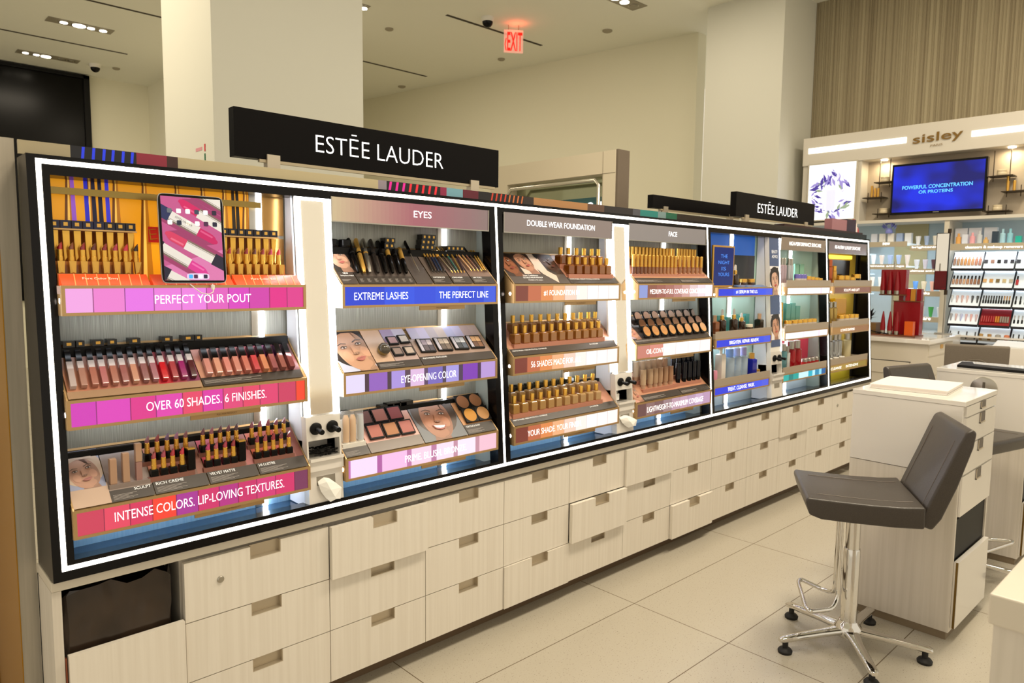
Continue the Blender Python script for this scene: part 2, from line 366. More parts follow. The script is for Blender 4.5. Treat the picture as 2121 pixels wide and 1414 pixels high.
# ================================================================== DISPLAY CASE (leaning lit frame)
TLT = (.0668, .9978)                                  # lean of the frame: dy, dz per metre
def FP(x, s, d=0.): return (x, -.015+s*TLT[0]+d*TLT[1], .70+s*TLT[1]-d*TLT[0])
case = thing('display_case', 'long black display case with white light lines standing on the worktop', 'display case', (0, 0, 0))
def fbar(mb, x0, x1, s0, s1, d0=0., d1=.03, m=0):
    c = [FP(x0, s0, d0), FP(x1, s0, d0), FP(x1, s0, d1), FP(x0, s0, d1), FP(x0, s1, d0), FP(x1, s1, d0), FP(x1, s1, d1), FP(x0, s1, d1)]
    i = len(mb.v); mb.v += c
    for q in ((3, 2, 1, 0), (4, 5, 6, 7), (0, 1, 5, 4), (1, 2, 6, 5), (2, 3, 7, 6), (3, 0, 4, 7)): mb.f.append(tuple(i+k for k in q)); mb.m.append(m)
SEP = [-.768, .789, 2.356, 3.889, 4.641]
SB, ST = -.032, 1.067
fr = MB(); xa, xb = SEP[0]-.026, SEP[-1]+.026
def quadring(mb, xa, xb, sa, sb, w, d0, d1):
    fbar(mb, xa, xb, sb-w, sb, d0, d1); fbar(mb, xa, xb, sa, sa+w, d0, d1); fbar(mb, xa, xa+w, sa+w, sb-w, d0, d1); fbar(mb, xb-w, xb, sa+w, sb-w, d0, d1)
quadring(fr, xa, xb, SB, ST, .050, 0, .05)
for x in SEP[1:-1]: fbar(fr, x-(.034 if x < 1 else .020), x+.034, SB+.05, ST-.05, .0, .05)
fr.build('frame', BLACK, case)
for x0, x1, s0, s1 in [(SEP[0]-.006, SEP[-1]+.006, 1.044, 1.056), (SEP[0]-.006, SEP[-1]+.006, -.006, .006), (SEP[0]-.006, SEP[0]+.006, .006, 1.044), (SEP[-1]-.006, SEP[-1]+.006, .006, 1.044)]+[(x-.005, x+.005, .006, 1.044) for x in SEP[1:-1]]:
    mb = MB(); fbar(mb, x0, x1, s0, s1, -.0015, .004); mb.build('light_strip', LED, case)
sd = MB()
for x in (xa, xb):
    sd = MB(); sd.prism([(-.012, .6665), (.176, .6665), (.176, 1.765), (.066, 1.765)], 'x', x-.001 if x > 0 else x+.001, x+.006 if x < 0 else x-.006); sd.build('side_panel', BLACK, case)
bounds = list(zip(SEP[:-1], SEP[1:]))
for i, (a, b) in enumerate(bounds):
    bm_ = P('gold_bay_panel', '#d8b84a', .3, .2) if i == 3 else (P('aqua_bay_panel', '#b4d6cd', .3) if i == 2 else STRIE)
    MB().box(a+.02, .134, .80, b-.02, .150, 1.74).build('back_panel', bm_, case)
    MB().box(a+.02, .134, .672, b-.02, .150, .80).build('back_panel', P('gold_low', '#d8c038', .3, .2) if i == 3 else (P('grey_low', '#c2d2d8', .25) if i == 2 else BLUEP), case)
    MB().box(a+.02, -.005, .668, b-.02, .134, .700).build('deck', P('gold_deck', '#8a7a20', .1, .3) if i == 3 else P('navy_deck', '#28435f', .1), case)
MB().box(xa+.01, .070, 1.735, xb-.01, .176, 1.764).build('top_panel', BLACKM, case)
for (x0, x1) in [(.752, .826), (2.32, 2.392), (3.853, 3.925)]:
    MB().prism([(.038, .70), (.134, .70), (.134, 1.735), (.108, 1.735)], 'x', x0+.005, x1-.005).build('divider', P('divider_%d' % int(x0), '#8d948e' if x0 < 3 else '#9aa79c', .35), case)
for x in (-.160, .588, 1.315, 2.062, 2.757, 3.52):
    MB().box(x-.007, .124, .702, x+.007, .1335, 1.735).build('back_light_strip', LEDC, case)
    MB().box(x-.032, .130, .702, x-.008, .1338, 1.735).build('light_rail', STEEL, case)
# glossy header strip along the top, its reflections painted as colour patches
hd = MB(); mats = []; mi = {}
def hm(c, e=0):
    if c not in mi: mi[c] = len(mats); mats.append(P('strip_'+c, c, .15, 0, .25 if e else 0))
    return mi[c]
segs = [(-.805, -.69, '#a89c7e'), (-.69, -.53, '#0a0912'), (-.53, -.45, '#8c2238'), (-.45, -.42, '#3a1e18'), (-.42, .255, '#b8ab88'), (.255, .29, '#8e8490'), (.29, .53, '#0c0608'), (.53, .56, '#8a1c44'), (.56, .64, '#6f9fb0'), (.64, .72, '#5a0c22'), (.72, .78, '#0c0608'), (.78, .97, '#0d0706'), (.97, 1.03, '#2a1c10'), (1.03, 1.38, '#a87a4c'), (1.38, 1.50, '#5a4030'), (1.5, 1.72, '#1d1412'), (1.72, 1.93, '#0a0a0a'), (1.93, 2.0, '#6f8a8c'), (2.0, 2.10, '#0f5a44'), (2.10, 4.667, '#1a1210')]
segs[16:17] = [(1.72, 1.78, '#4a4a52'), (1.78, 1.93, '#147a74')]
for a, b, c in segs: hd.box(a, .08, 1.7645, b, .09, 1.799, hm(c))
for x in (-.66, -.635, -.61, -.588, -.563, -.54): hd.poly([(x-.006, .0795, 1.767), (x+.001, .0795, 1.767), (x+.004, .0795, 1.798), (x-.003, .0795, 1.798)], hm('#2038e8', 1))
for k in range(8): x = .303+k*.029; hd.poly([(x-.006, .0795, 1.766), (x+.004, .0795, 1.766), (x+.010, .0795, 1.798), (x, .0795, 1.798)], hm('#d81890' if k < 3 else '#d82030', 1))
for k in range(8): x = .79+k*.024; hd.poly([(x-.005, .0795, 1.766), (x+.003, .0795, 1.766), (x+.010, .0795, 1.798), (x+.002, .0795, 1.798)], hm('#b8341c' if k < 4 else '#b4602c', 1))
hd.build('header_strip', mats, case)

# signs above the case
def sign(x0, x1, z0, z1, y, label, txt, tx):
    t = thing('brand_sign', label, 'sign', ((x0+x1)/2, y, z0)); w = (x1-x0)/2; h = z1-z0
    MB().box(-w, 0, 0, w, .04, h).build('sign_box', SIGNB, t, bev=.001)
    MB().box(-w+.08, -.001, -.010, w-.02, .012, -.0005).build('light_rail', P('pale_rail', '#b4a68a', .3, .5), t)
    for cx in (-w+.125, w-.135):
        MB().box(cx-.022, -.008, -.062, cx+.022, .02, .016).build('clip', NICKEL, t)
    if not txt:
        for cx in (-w+.1, w-.1): MB().lathe([(.010, .666-z0), (.010, 0)], 10, TR(cx, .02, 0)).build('stem', STEEL, t)
    if txt:
        ll = text(txt, 'lettering', (tx[0]-(x0+x1)/2, -.0005, tx[2]), (1, 0, 0), (0, 0, 1), tx[1]-tx[0], tx[3], LETW, t, .0012, -.012)
    return t
sign(-.225, .890, 1.834, 1.986, .15, 'large black shop sign in white letters above the lipstick and eye shelves', 'EST\u0112E LAUDER', (.053, .597, .045, .076))
sign(2.823, 3.895, 1.834, 1.982, .15, 'black shop sign in white letters above the blue skincare shelves', 'EST\u0112E LAUDER', (3.085, 3.632, .038, .076))
sign(2.397, 3.42, 1.872, 1.950, .45, 'blank black sign edge behind the far lettered sign', None, None)

# ------------------------------------------------------------------ sloping shelf units
MOD = {1: (-.745, -.075), 2: (.055, .745), 3: (.832, 1.52), 4: (1.655, 2.335), 5: (2.395, 3.04), 6: (3.215, 3.865), 7: (3.925, 4.60)}
ROW = {'a': (-.01, 1.434), 'b': (-.01, 1.138), 'c': (-.02, .850)}
DY, DZ = .135, .125; SL = math.hypot(DY, DZ); CY, CZ = DY/SL, DZ/SL
def T(m, r, u, v, h=0.):
    y0, z0 = ROW[r]; return Vector((MOD[m][0]+u, y0+v*CY-h*CZ, z0+v*CZ+h*CY))
def TM(m, r, u, v, h=0., tilt=0., yaw=0.):
    p = T(m, r, u, v, h)
    B = Matrix(((1, 0, 0), (0, CY, -CZ), (0, CZ, CY))).to_4x4()
    return Matrix.Translation(p) @ B @ Matrix.Rotation(tilt, 4, 'X') @ Matrix.Rotation(yaw, 4, 'Z')
def stand(m, r, u, v, d):
    """foot point of an upright thing of depth d let halfway into the slope"""
    return T(m, r, u, v)
def mixc(a, b, t):
    A = [int(a[i:i+2], 16) for i in (1, 3, 5)]; B = [int(b[i:i+2], 16) for i in (1, 3, 5)]
    return '#%02x%02x%02x' % tuple(int(x+(y-x)*t) for x, y in zip(A, B))
GR = '#3c3532'
SHELF = {}
def shelf(m, r, label, cols_, letters, h=.078, flat=False, rail=False, cover='#7d6d66', seams='#ffffff'):
    x0, x1 = MOD[m]; y0, z0 = ROW[r]
    t = thing('display_shelf', label, 'shelf', (0, 0, 0), 0, 'lit product shelves of the display case'); SHELF[m, r] = t
    zb = z0-h
    if flat: MB().prism([(y0+.004, zb), (.133, zb), (.133, z0-.001), (y0+.004, z0-.001)], 'x', x0, x1).build('tray', GOLDT, t)
    else: MB().prism([(y0+.004, zb), (.05, zb), (.133, z0+.02), (.133, z0+DZ-.004), (y0+.004, z0-.001)], 'x', x0, x1).build('tray', GOLDT, t)
    # light panel of colour blocks
    mb = MB(); ms = []; n = len(cols_); a = x0+.009; b = x1-.009; tot = sum(c[1] if isinstance(c, tuple) else 1 for c in cols_); x = a
    for i, c in enumerate(cols_):
        cc, w = c if isinstance(c, tuple) else (c, 1); w = w/tot*(b-a)
        ms.append(E(cc)); mb.box(x, y0+.0005, zb+.008, x+w, y0+.004, z0-.008, len(ms)-1)
        if m in (1, 3, 4) and i: ms.append(E(mixc(cc, '#401830', .5 if m == 1 else .22))); mb.box(x-.0012, y0+.0002, zb+.008, x+.0012, y0+.003, z0-.008, len(ms)-1)
        x += w
    mb.build('light_panel', ms, t)
    fm = MB(); fm.box(x0, y0-.003, z0-.008, x1, y0+.004, z0).box(x0, y0-.003, zb, x1, y0+.004, zb+.008).box(x0, y0-.003, zb+.008, x0+.009, y0+.004, z0-.008).box(x1-.009, y0-.003, zb+.008, x1, y0+.004, z0-.008)
    fm.build('trim_frame', GOLDT, t)
    if not flat:
        e = MB(); 
        for xx in (x0, x1-.004):
            pts = [(y0-.002, z0), (y0+.004, z0+.006), (.133, z0+DZ+.006), (.133, z0+DZ-.004)]
            e.prism(pts, 'x', xx, xx+.004)
        e.prism([(.128, z0+DZ-.004), (.133, z0+DZ-.004), (.133, z0+DZ+.007), (.128, z0+DZ+.002)], 'x', x0+.004, x1-.004)
        e.build('edge_trim', GOLDT, t)
        tab = x0+(x1-x0)*.62
        MB().box(tab-.105, y0+.012, zb-.016, tab+.105, y0+.016, zb).build('pull_tab', GOLDT, t)
        text('PULL FOR PRODUCT', 'lettering', (tab-.03, y0+.012, zb-.011), (1, 0, 0), (0, 0, 1), .06, .005, P('bronze_print', '#7a5c34', .5), t)
    MB().lathe([(.007, -.012), (.007, .0)], 12, Matrix.Translation((x0, y0+.02, z0-.04)) @ Matrix.Rotation(-math.pi/2, 4, 'Y')).build('end_lamp', LEDC, t)
    if rail: MB().box(x0+.002, y0+.004, z0-.001, x1-.002, .133, z0+.024).build('shelf_top', P('taupe_rail', '#a39482', .4), t); MB().box(x0, y0-.002, z0, x1, y0+.002, z0+.042).build('price_rail', P('taupe_rail', '#a39482', .4), t)
    MB().box(x0+.03, .080, zb-.003+(.0 if flat else .012), x1-.03, .092, zb+(.0 if flat else .014)).build('under_light', P('under_shelf_lamp', '#ffffff', .5, 0, 9.0, ecol='#eaf4ff'), t)
    for s, u0, u1, dz, hh in letters:
        text(s, 'lettering', (x0+u0, y0, zb+dz), (1, 0, 0), (0, 0, 1), u1-u0, hh, LETW, t, .0012, -.008)
    return t
def swatch_strip(m, r, cols_, u0, u1, v0, v1, h=.0006):
    mb = MB(); ms = []; w = (u1-u0)/len(cols_)
    for i, c in enumerate(cols_):
        ms.append(P('swatch_'+c, c, .3)); a = u0+i*w
        mb.poly([T(m, r, a, v0, h), T(m, r, a+w, v0, h), T(m, r, a+w, v1, h), T(m, r, a, v1, h)], i)
    return mb.build('graphic', ms, SHELF[m, r])
def panel(m, r, u0, u1, v0, v1, col, name='graphic', h=.0004, rough=.25, lines=0, tilt_txt=None):
    """a printed insert on the slope, with a few lines of fine print"""
    mb = MB(); ms = [P('insert_'+col, col, rough), PRINTG]
    mb.poly([T(m, r, u0, v0, h), T(m, r, u1, v0, h), T(m, r, u1, v1, h), T(m, r, u0, v1, h)], 0)
    for k in range(lines):
        vv = v0+.020-k*.0035; w = (u1-u0)*(.55-.1*(k % 3))
        if vv < v0+.003: break
        mb.poly([T(m, r, u0+.006, vv, h+.0003), T(m, r, u0+.006+w, vv, h+.0003), T(m, r, u0+.006+w, vv+.0012, h+.0003), T(m, r, u0+.006, vv+.0012, h+.0003)], 1)
    return mb.build(name, ms, SHELF[m, r])
def ttext(m, r, s, u, v, w, h, mat=None, hh=.0012):
    return text(s, 'lettering', T(m, r, u, v), (1, 0, 0), (0, CY, CZ), w, h, mat or LETP, SHELF[m, r], hh)
def face_layers(x0, y0, x1, y1, skin, hair, lip, bg, cx, cy, s, rot=0., smile=False, hairdir=0, light='#ffffff'):
    """polygons (pts2d, colour) of a portrait photograph, clipped to its card"""
    c, sn = math.cos(rot), math.sin(rot)
    def tr(ps): return [(cx+(x*c-y*sn)*s, cy+(x*sn+y*c)*s) for x, y in ps]
    L = [([(x0, y0), (x1, y0), (x1, y1), (x0, y1)], bg)]
    def add(ps, col):
        q = clip(tr(ps), x0, y0, x1, y1)
        if len(q) > 2: L.append((q, col))
    rgb = [int(int(skin[i:i+2], 16)*f) for i, f in ((1, .86), (3, .80), (5, .76))]; skin = '#%02x%02x%02x' % tuple(rgb)
    def sh(f): return '#%02x%02x%02x' % tuple(max(0, min(255, int(v*f))) for v in rgb)
    add(ell(.08*hairdir, .28, 1.05, 1.12, 28), hair)
    add([(-.34, -.7), (.34, -.7), (.5, -1.7), (-.5, -1.7)], sh(.82))
    add(ell(0, -.02, .70, .98, 32, 0, .92), skin)
    add([(.70*math.cos(a)*k, -.02+.98*math.sin(a)) for k, a in [(1, -1.5+.1*q) for q in range(31)]]+[(.40, .9), (.44, .3), (.36, -.4), (.12, -.9)], sh(.88))
    add(ell(.0, -.72, .36, .22, 18), sh(1.0))
    add(ell(-.40, -.22, .18, .26, 16), sh(1.06)); add(ell(.40, -.22, .18, .26, 16), sh(1.06))
    add([(-.72, .62), (-.4, .78), (0, .86), (.4, .78), (.72, .62), (.8, 1.25), (-.8, 1.25)], hair)
    for e in (-1, 1):
        add([(e*.14, .35), (e*.34, .42), (e*.56, .35), (e*.55, .33), (e*.34, .385), (e*.14, .315)], sh(.33))
        add(ell(e*.33, .20, .15, .07, 16), sh(.72)); add(ell(e*.33, .185, .115, .036, 14), '#c9bdb4'); add(ell(e*.33, .187, .042, .038, 12), '#33241e')
        add([(e*.19, .20), (e*.33, .26), (e*.47, .21), (e*.47, .235), (e*.33, .285), (e*.19, .225)], '#20140f')
    add([(-.06, .2), (.06, .2), (.12, -.16), (-.12, -.16)], sh(1.04)); add(ell(0, -.19, .15, .06, 14), sh(.86))
    add(ell(-.06, -.215, .03, .018, 8), sh(.5)); add(ell(.06, -.215, .03, .018, 8), sh(.5))
    if smile:
        add([(-.34, -.36), (-.15, -.42), (.15, -.42), (.34, -.36), (.22, -.56), (0, -.62), (-.22, -.56)], lip)
        add([(-.28, -.40), (.28, -.40), (.18, -.51), (0, -.54), (-.18, -.51)], '#f7f2ee')
    else:
        add([(-.24, -.44), (-.07, -.37), (0, -.39), (.07, -.37), (.24, -.44), (.1, -.55), (0, -.57), (-.1, -.55)], lip)
        add([(-.22, -.445), (0, -.455), (.22, -.445), (0, -.437)], sh(.45))
    return L
def card(name, parent, layers, mp, step=.00018):
    mb = MB(); ms = []; ix = {}
    for k, (ps, c) in enumerate(layers):
        if c not in ix: ix[c] = len(ms); ms.append(P('photo_'+c, c, .3))
        mb.poly([mp(x, y, .0006+k*step) for x, y in ps], ix[c])
    return mb.build(name, ms, parent)
def tray_card(m, r, u0, v0, u1, v1, **k):
    return card('portrait_card', SHELF[m, r], face_layers(u0, v0, u1, v1, **k), lambda x, y, h: T(m, r, x, y, h))
def step(m, r, u0, u1, v, d, mat=None):
    a = T(m, r, 0, v); b = SHELF[m, r]
    z1 = a.z; yb = a.y; yf = a.y-d/2-.003; zf = ROW[r][1]+(yf-ROW[r][0])*DZ/DY
    x0 = MOD[m][0]+u0; x1 = MOD[m][0]+u1
    MB().prism([(yf, zf-.001), (yb, z1-.001), (yb, z1), (yf, z1)], 'x', x0, x1).build('step', mat or (P('insert_brown', '#8a5c50', .3) if m == 1 else P('insert_coral', '#b87c66', .3)), b)

PINK = ['#eaa0dc', '#e67cc8', '#e070dc', '#e478d4', '#e67cd8', '#dc5cb8', '#d440b8', '#cc3ca4', '#dc2884', '#d83888']
shelf(1, 'a', 'lit pink colour-block shelf reading PERFECT YOUR POUT, top of the lip bay', [(c, w) for c, w in zip(PINK, (1, 1.2, 1.15, 1.15, 1.1, 1, 1, 1, .9, .85))], [('PERFECT YOUR POUT', .222, .492, .027, .024)], flat=True)
RED1 = ['#cc3cb0', '#d844b4', '#d83888', '#dc44a8', '#e04868', '#d83ca0', '#dc4878', '#e04868', '#dc4470', '#c84060', '#f04830']
shelf(1, 'b', 'lit pink and red shelf reading OVER 60 SHADES. 6 FINISHES.', [(c, w) for c, w in zip(RED1, (1, 1.4, 1.1, 1.2, .95, 1, 1, .9, 1, 1, .5))], [('OVER 60 SHADES. 6 FINISHES.', .190, .533, .028, .025)])
RED2 = ['#c84058', '#e04860', '#d4385c', '#f04434', '#a83890', '#cc3468', '#b43480', '#c83468', '#d03c74', '#d03468', '#783858']
shelf(1, 'c', 'lit red shelf reading INTENSE COLORS. LIP-LOVING TEXTURES., bottom of the lip bay', [(c, w) for c, w in zip(RED2, (1, 1, .9, 1, .95, .95, .9, .9, .95, 1, .7))], [('INTENSE COLORS. LIP-LOVING TEXTURES.', .098, .580, .027, .026)])
shelf(2, 'a', 'lit blue shelf reading EXTREME LASHES and THE PERFECT LINE', [('#2440c8', 1), ('#2c50dc', .8), ('#2848d4', .6), ('#2c50d8', .7), ('#2444cc', .8), ('#3858d8', .4)], [('EXTREME LASHES', .045, .262, .026, .025), ('THE PERFECT LINE', .400, .640, .026, .025)])
LIL = [('#e0d4f0', 1.1), ('#4a3440', .25), ('#9060b8', 1.1), ('#4a3440', .25), ('#a890d8', .85), ('#584050', .35), ('#dcb8dc', .9), ('#5c4460', .25), ('#7868b8', 1), ('#504058', .25), ('#a498dc', .9), ('#503c54', .3), ('#8040b0', 1.1), ('#503450', .25), ('#b898d4', 1.1)]
shelf(2, 'b', 'lit lilac shelf reading EYE-OPENING COLOR', LIL, [('EYE-OPENING COLOR', .232, .482, .024, .026)])
PNK = [('#c070b0', .12), ('#f0d8f4', 1.3), ('#b060a0', .25), ('#f0bce4', 1.3), ('#c078a8', .25), ('#f4d0e4', 1.1), ('#bc7ca0', .3), ('#f4dcec', 1), ('#c490a4', .25), ('#f4e4f4', 1.1), ('#c490a0', .25), ('#f0c0d0', 1.1)]
shelf(2, 'c', 'lit pale pink shelf reading PRIME. BLUSH. BRONZE.', PNK, [('PRIME. BLUSH. BRONZE.', .240, .525, .024, .025)])
FND = ['#7c3c30', '#c06a48', '#e08a50', '#eeb080', '#f4d0bc', '#fbeee4', '#fffaf4', '#fff6f0', '#fff4ee']
shelf(3, 'a', 'lit shelf shading brown to white reading #1 FOUNDATION, top of the foundation bay', FND, [('#1 FOUNDATION IN', .175, .40, .027, .024)])
shelf(3, 'b', 'lit shelf shading brown to white reading 56 SHADES MADE FOR ALL', FND, [('56 SHADES MADE FOR ALL', .105, .42, .026, .025)])
shelf(3, 'c', 'lit shelf shading brown to white reading YOUR SHADE. YOUR FINISH.', FND, [('YOUR SHADE. YOUR FINISH.', .08, .42, .026, .025)])
shelf(4, 'a', 'lit shelf shading brown to pink reading MEDIUM-TO-FULL COVERAGE', ['#8c98d0', '#8c5444', '#9c5c50', '#a86c60', '#b88078', '#d0a098', '#e4c8c8', '#f0dce4', '#f8ecf6'], [('MEDIUM-TO-FULL COVERAGE CONCEALERS', .10, .60, .026, .024)])
shelf(4, 'b', 'lit salmon and white shelf reading OIL-CONTROL', [('#c88070', 1), ('#d88c7c', 1.1), ('#fff4ee', 1.1), ('#fffaf6', 1.1), ('#fffaf6', 1.1), ('#fff4ee', 1)], [('OIL-CONTROL', .085, .285, .026, .024)])
shelf(4, 'c', 'lit mauve shelf reading LIGHTWEIGHT-TO-MAXIMUM COVERAGE', ['#6c4a48', '#8c6c68', '#7c5c5c', '#9c8084', '#bc98a8', '#c4a0b4', '#b898b4', '#c8a8c8', '#bc98b8'], [('LIGHTWEIGHT-TO-MAXIMUM COVERAGE', .09, .60, .022, .028)])
ROWF = {'a': 1.41, 'b': 1.122, 'c': .852}
ROW5 = dict(ROW)
def fshelf(m, r, label, cols_, letters, h=.055):
    y0, z0 = ROW[r]; ROW[r] = (.0, ROWF[r]); t = shelf(m, r, label, cols_, letters, h, True, not (m == 5 and r == 'a')); ROW[r] = (y0, z0); return t
BL = [('#2438d4', 1), ('#2c48e0', .7), ('#2434d0', 1), ('#3850e4', .6), ('#4858dc', .5)]
fshelf(5, 'a', 'lit blue shelf reading #1 SERUM IN THE U.S.', BL, [('#1 SERUM IN THE U.S.', .20, .45, .018, .020)])
fshelf(5, 'b', 'lit blue shelf reading BRIGHTEN. REPAIR. RENEW.', BL, [('BRIGHTEN. REPAIR. RENEW.', .15, .49, .018, .020)])
fshelf(5, 'c', 'lit blue shelf reading TREAT. CLEANSE. MASK.', BL, [('TREAT. CLEANSE. MASK.', .15, .46, .017, .022)])
WHI = [('#fbf6fa', 1.2), ('#f6e8f2', .12), ('#fdf8fc', 1), ('#f0d4e6', .08), ('#fbf4fa', .6)]
fshelf(6, 'a', 'lit white shelf with a thin pink curve above teal boxes', WHI, [])
fshelf(6, 'b', 'lit white shelf above the red bottles', WHI, [])
fshelf(6, 'c', 'lit turquoise picture shelf under the red bottles', [('#18a8a0', .5), ('#0c7c78', .4), ('#14a098', .5), ('#c8f0f4', .9), ('#20b0c8', .4), ('#b8ecf8', .25), ('#1488b0', .4), ('#8cd8ec', .25), ('#0c5c9c', .4)], [])
BRN = [('#7c4c34', 1), ('#8c5838', 1), ('#84503c', 1)]
fshelf(7, 'a', 'lit brown shelf at the top of the narrow gold bay', BRN, [('SCULPT AND LIFT', .17, .45, .018, .018)])
fshelf(7, 'b', 'lit amber brown shelf in the middle of the narrow gold bay', [('#9c6c2c', 1), ('#8c5c30', 1)], [('ULTIMATE DIAMOND', .15, .40, .018, .018)])
fshelf(7, 'c', 'lit gold brown shelf at the bottom of the narrow gold bay', [('#a08030', 1), ('#8c7428', 1)], [('CLEANSE', .02, .20, .018, .018), ('INTENSIVE', .28, .50, .018, .018)])

# header signs inside the frame
def header(m, txt, u0, u1, cols_, label):
    x0, x1 = MOD[m]; t = thing('header_board', label, 'header sign', ((x0+x1)/2, .05, 1.645)); w = (x1-x0)/2
    mb = MB(); ms = []; n = len(cols_)
    MB().box(-w+.02, .03, .070, w-.02, .045, .076).build('bay_light', P('under_shelf_lamp', '#ffffff', .5, 0, 9.0, ecol='#eaf4ff'), t)
    for i, c in enumerate(cols_): ms.append(P('header_'+c, c, .22)); mb.box(-w+2*w*i/n, 0, 0, -w+2*w*(i+1)/n, .006, .079, i)
    mb.build('board', ms, t); MB().box(-w-.004, -.002, -.004, w+.004, .008, 0).box(-w-.004, -.002, 0, -w, .008, .079).box(w, -.002, 0, w+.004, .008, .079).build('edge', STEEL, t)
    text(txt, 'lettering', (-w+u0, 0, .030), (1, 0, 0), (0, 0, 1), u1-u0, .024, LETW, t, .0015)
g1 = [mixc('#c8bda8', '#a0667c', k/19) for k in range(20)]+[mixc('#a0667c', '#857680', k/19) for k in range(20)]
header(2, 'EYES', .33, .41, g1, 'mauve header board reading EYES')
header(3, 'DOUBLE WEAR FOUNDATION', .13, .565, ['#857c80'], 'grey header board reading DOUBLE WEAR FOUNDATION')
header(4, 'FACE', .33, .405, ['#87858c'], 'grey header board reading FACE')
header(6, 'HIGH-PERFORMANCE SKINCARE', .11, .58, ['#8a7c70'], 'taupe header board reading HIGH-PERFORMANCE SKINCARE')
header(7, 'RE-NUTRIV LUXURY SKINCARE', .10, .55, ['#7c7078'], 'mauve grey header board reading RE-NUTRIV LUXURY SKINCARE')


# ================================================================== SERVICE TOWERS between the shelf bays
def tower(x0, x1, label, kind):
    t = thing('service_tower', label, 'tower', ((x0+x1)/2, 0, .70)); w = (x1-x0)/2
    def q(x, s, d=0.): p = FP(x, s, d); return (p[0], p[1], p[2]-.70)
    def slab(mb, a, b, s0, s1, d0, d1, m=0):
        c = [q(a, s0, d0), q(b, s0, d0), q(b, s0, d1), q(a, s0, d1), q(a, s1, d0), q(b, s1, d0), q(b, s1, d1), q(a, s1, d1)]
        i = len(mb.v); mb.v += c
        for f in ((3, 2, 1, 0), (4, 5, 6, 7), (0, 1, 5, 4), (1, 2, 6, 5), (2, 3, 7, 6), (3, 0, 4, 7)): mb.f.append(tuple(i+k for k in f)); mb.m.append(m)
    z = .135
    b = MB(); b.prism([(q(0, .02, .035)[1], .003), (.128, .003), (.128, 1.03), (q(0, 1.03, .035)[1], 1.03)], 'x', -w, -w+.006)
    b.prism([(q(0, .02, .035)[1], .003), (.128, .003), (.128, 1.03), (q(0, 1.03, .035)[1], 1.03)], 'x', w-.006, w)
    b.build('side_panel', P('tower_side', '#dfe2ea', .35), t)
    sb = .305                                           # top of the lower dispenser
    body = MB(); slab(body, -w, w, .015, .155, .004, .034); slab(body, -w, w, .225, sb, .004, .034); slab(body, -w, -w+.006, .155, .225, .004, .09); slab(body, w-.006, w, .155, .225, .004, .09); slab(body, -w, w, .155, .225, .088, .09)
    body.build('dispenser_body', GLOSSW, t)
    dr = MB(); slab(dr, -w, w, .125, .165, -.006, .004); slab(dr, -w+.002, w-.002, .158, .168, -.014, .085); dr.build('tray', GLOSSW, t)
    if kind == 2: 
        bx = MB(); slab(bx, -w-.02, -w+.03, sb+.01, 1.03, .02, .03); bx.build('shelf_board', WHITE, t)
    for kx in (-.030, .030):
        kn = MB(); c = Vector(q(kx, .265, .004)); Mk = Matrix.Translation(c) @ Matrix.Rotation(math.pi/2+.12, 4, 'X')
        kn.lathe([(.020, 0), (.021, .006), (.016, .011), (.008, .013), (.008, .036), (.0095, .038), (.0085, .048)], 20, Mk)
        kn.build('knob', BLACKM, t, smooth=.6)
    slot = MB(); slab(slot, -.034, .034, .075, .105, .0035, .006); slot.build('tissue_slot', P('slot_dark', '#8b8478', .6), t)
    if kind in (1, 2):
        mr = MB(); slab(mr, -w+.018, w-.018, sb+.006, 1.008, .006, .012); mr.build('mirror', P('tower_mirror', '#f4ecdc', .1, .9), t)
        for (a, bb, s0, s1) in ((-w, -w+.018, sb, 1.03), (w-.022, w, sb, 1.03), (-w+.018, w-.022, 1.008, 1.03)):
            l = MB(); slab(l, a, bb, s0, s1, .003, .010); l.build('light_strip', LEDC, t)
        bk = MB(); slab(bk, -w+.006, w-.006, sb, 1.028, .012, .03); bk.build('backing', WHITE, t)
    else:
        bk = MB(); slab(bk, -w, w, sb, 1.03, .004, .03); bk.build('backing', WHITE, t)
        ls = MB(); slab(ls, w-.010, w-.002, sb, 1.02, .001, .006); ls.build('light_strip', LEDC, t)
        def mp(x, y, h): p = q(x, y, .003-h); return p
        lay = [([(-w+.004, sb+.03), (w-.012, sb+.03), (w-.012, 1.02), (-w+.004, 1.02)], '#4a5a80')]
        card('poster', t, lay, mp)
        for (v0, v1, sk, hr) in ((.66, .84, '#f0d0c0', '#2a201c'), (.38, .54, '#e8bca4', '#2c2220')):
            card('portrait_card', t, face_layers(-w+.004, v0, w-.012, v1, sk, hr, '#c8504c', '#ece8ea', -.004, (v0+v1)/2, .062, .1, False), lambda x, y, h: q(x, y, .0024-h))
        for s_, yy, hh, ww in (('BEAUTY', .92, .02, .074), ('ADVICE', .89, .02, .074)):
            text(s_, 'lettering', q(-ww/2-.003, yy, .0015), (1, 0, 0), (0, TLT[0], TLT[1]), ww, hh, LETP, t, .001)
    return t
tower(-.073, .052, 'white tower with lit mirror between lipstick and eye shelves, tissue hanging out', 1)
tower(1.523, 1.653, 'white tower with lit mirror between the foundation and FACE shelves', 2)
tower(3.062, 3.205, 'white tower with a navy portrait poster between the skincare shelves', 3)
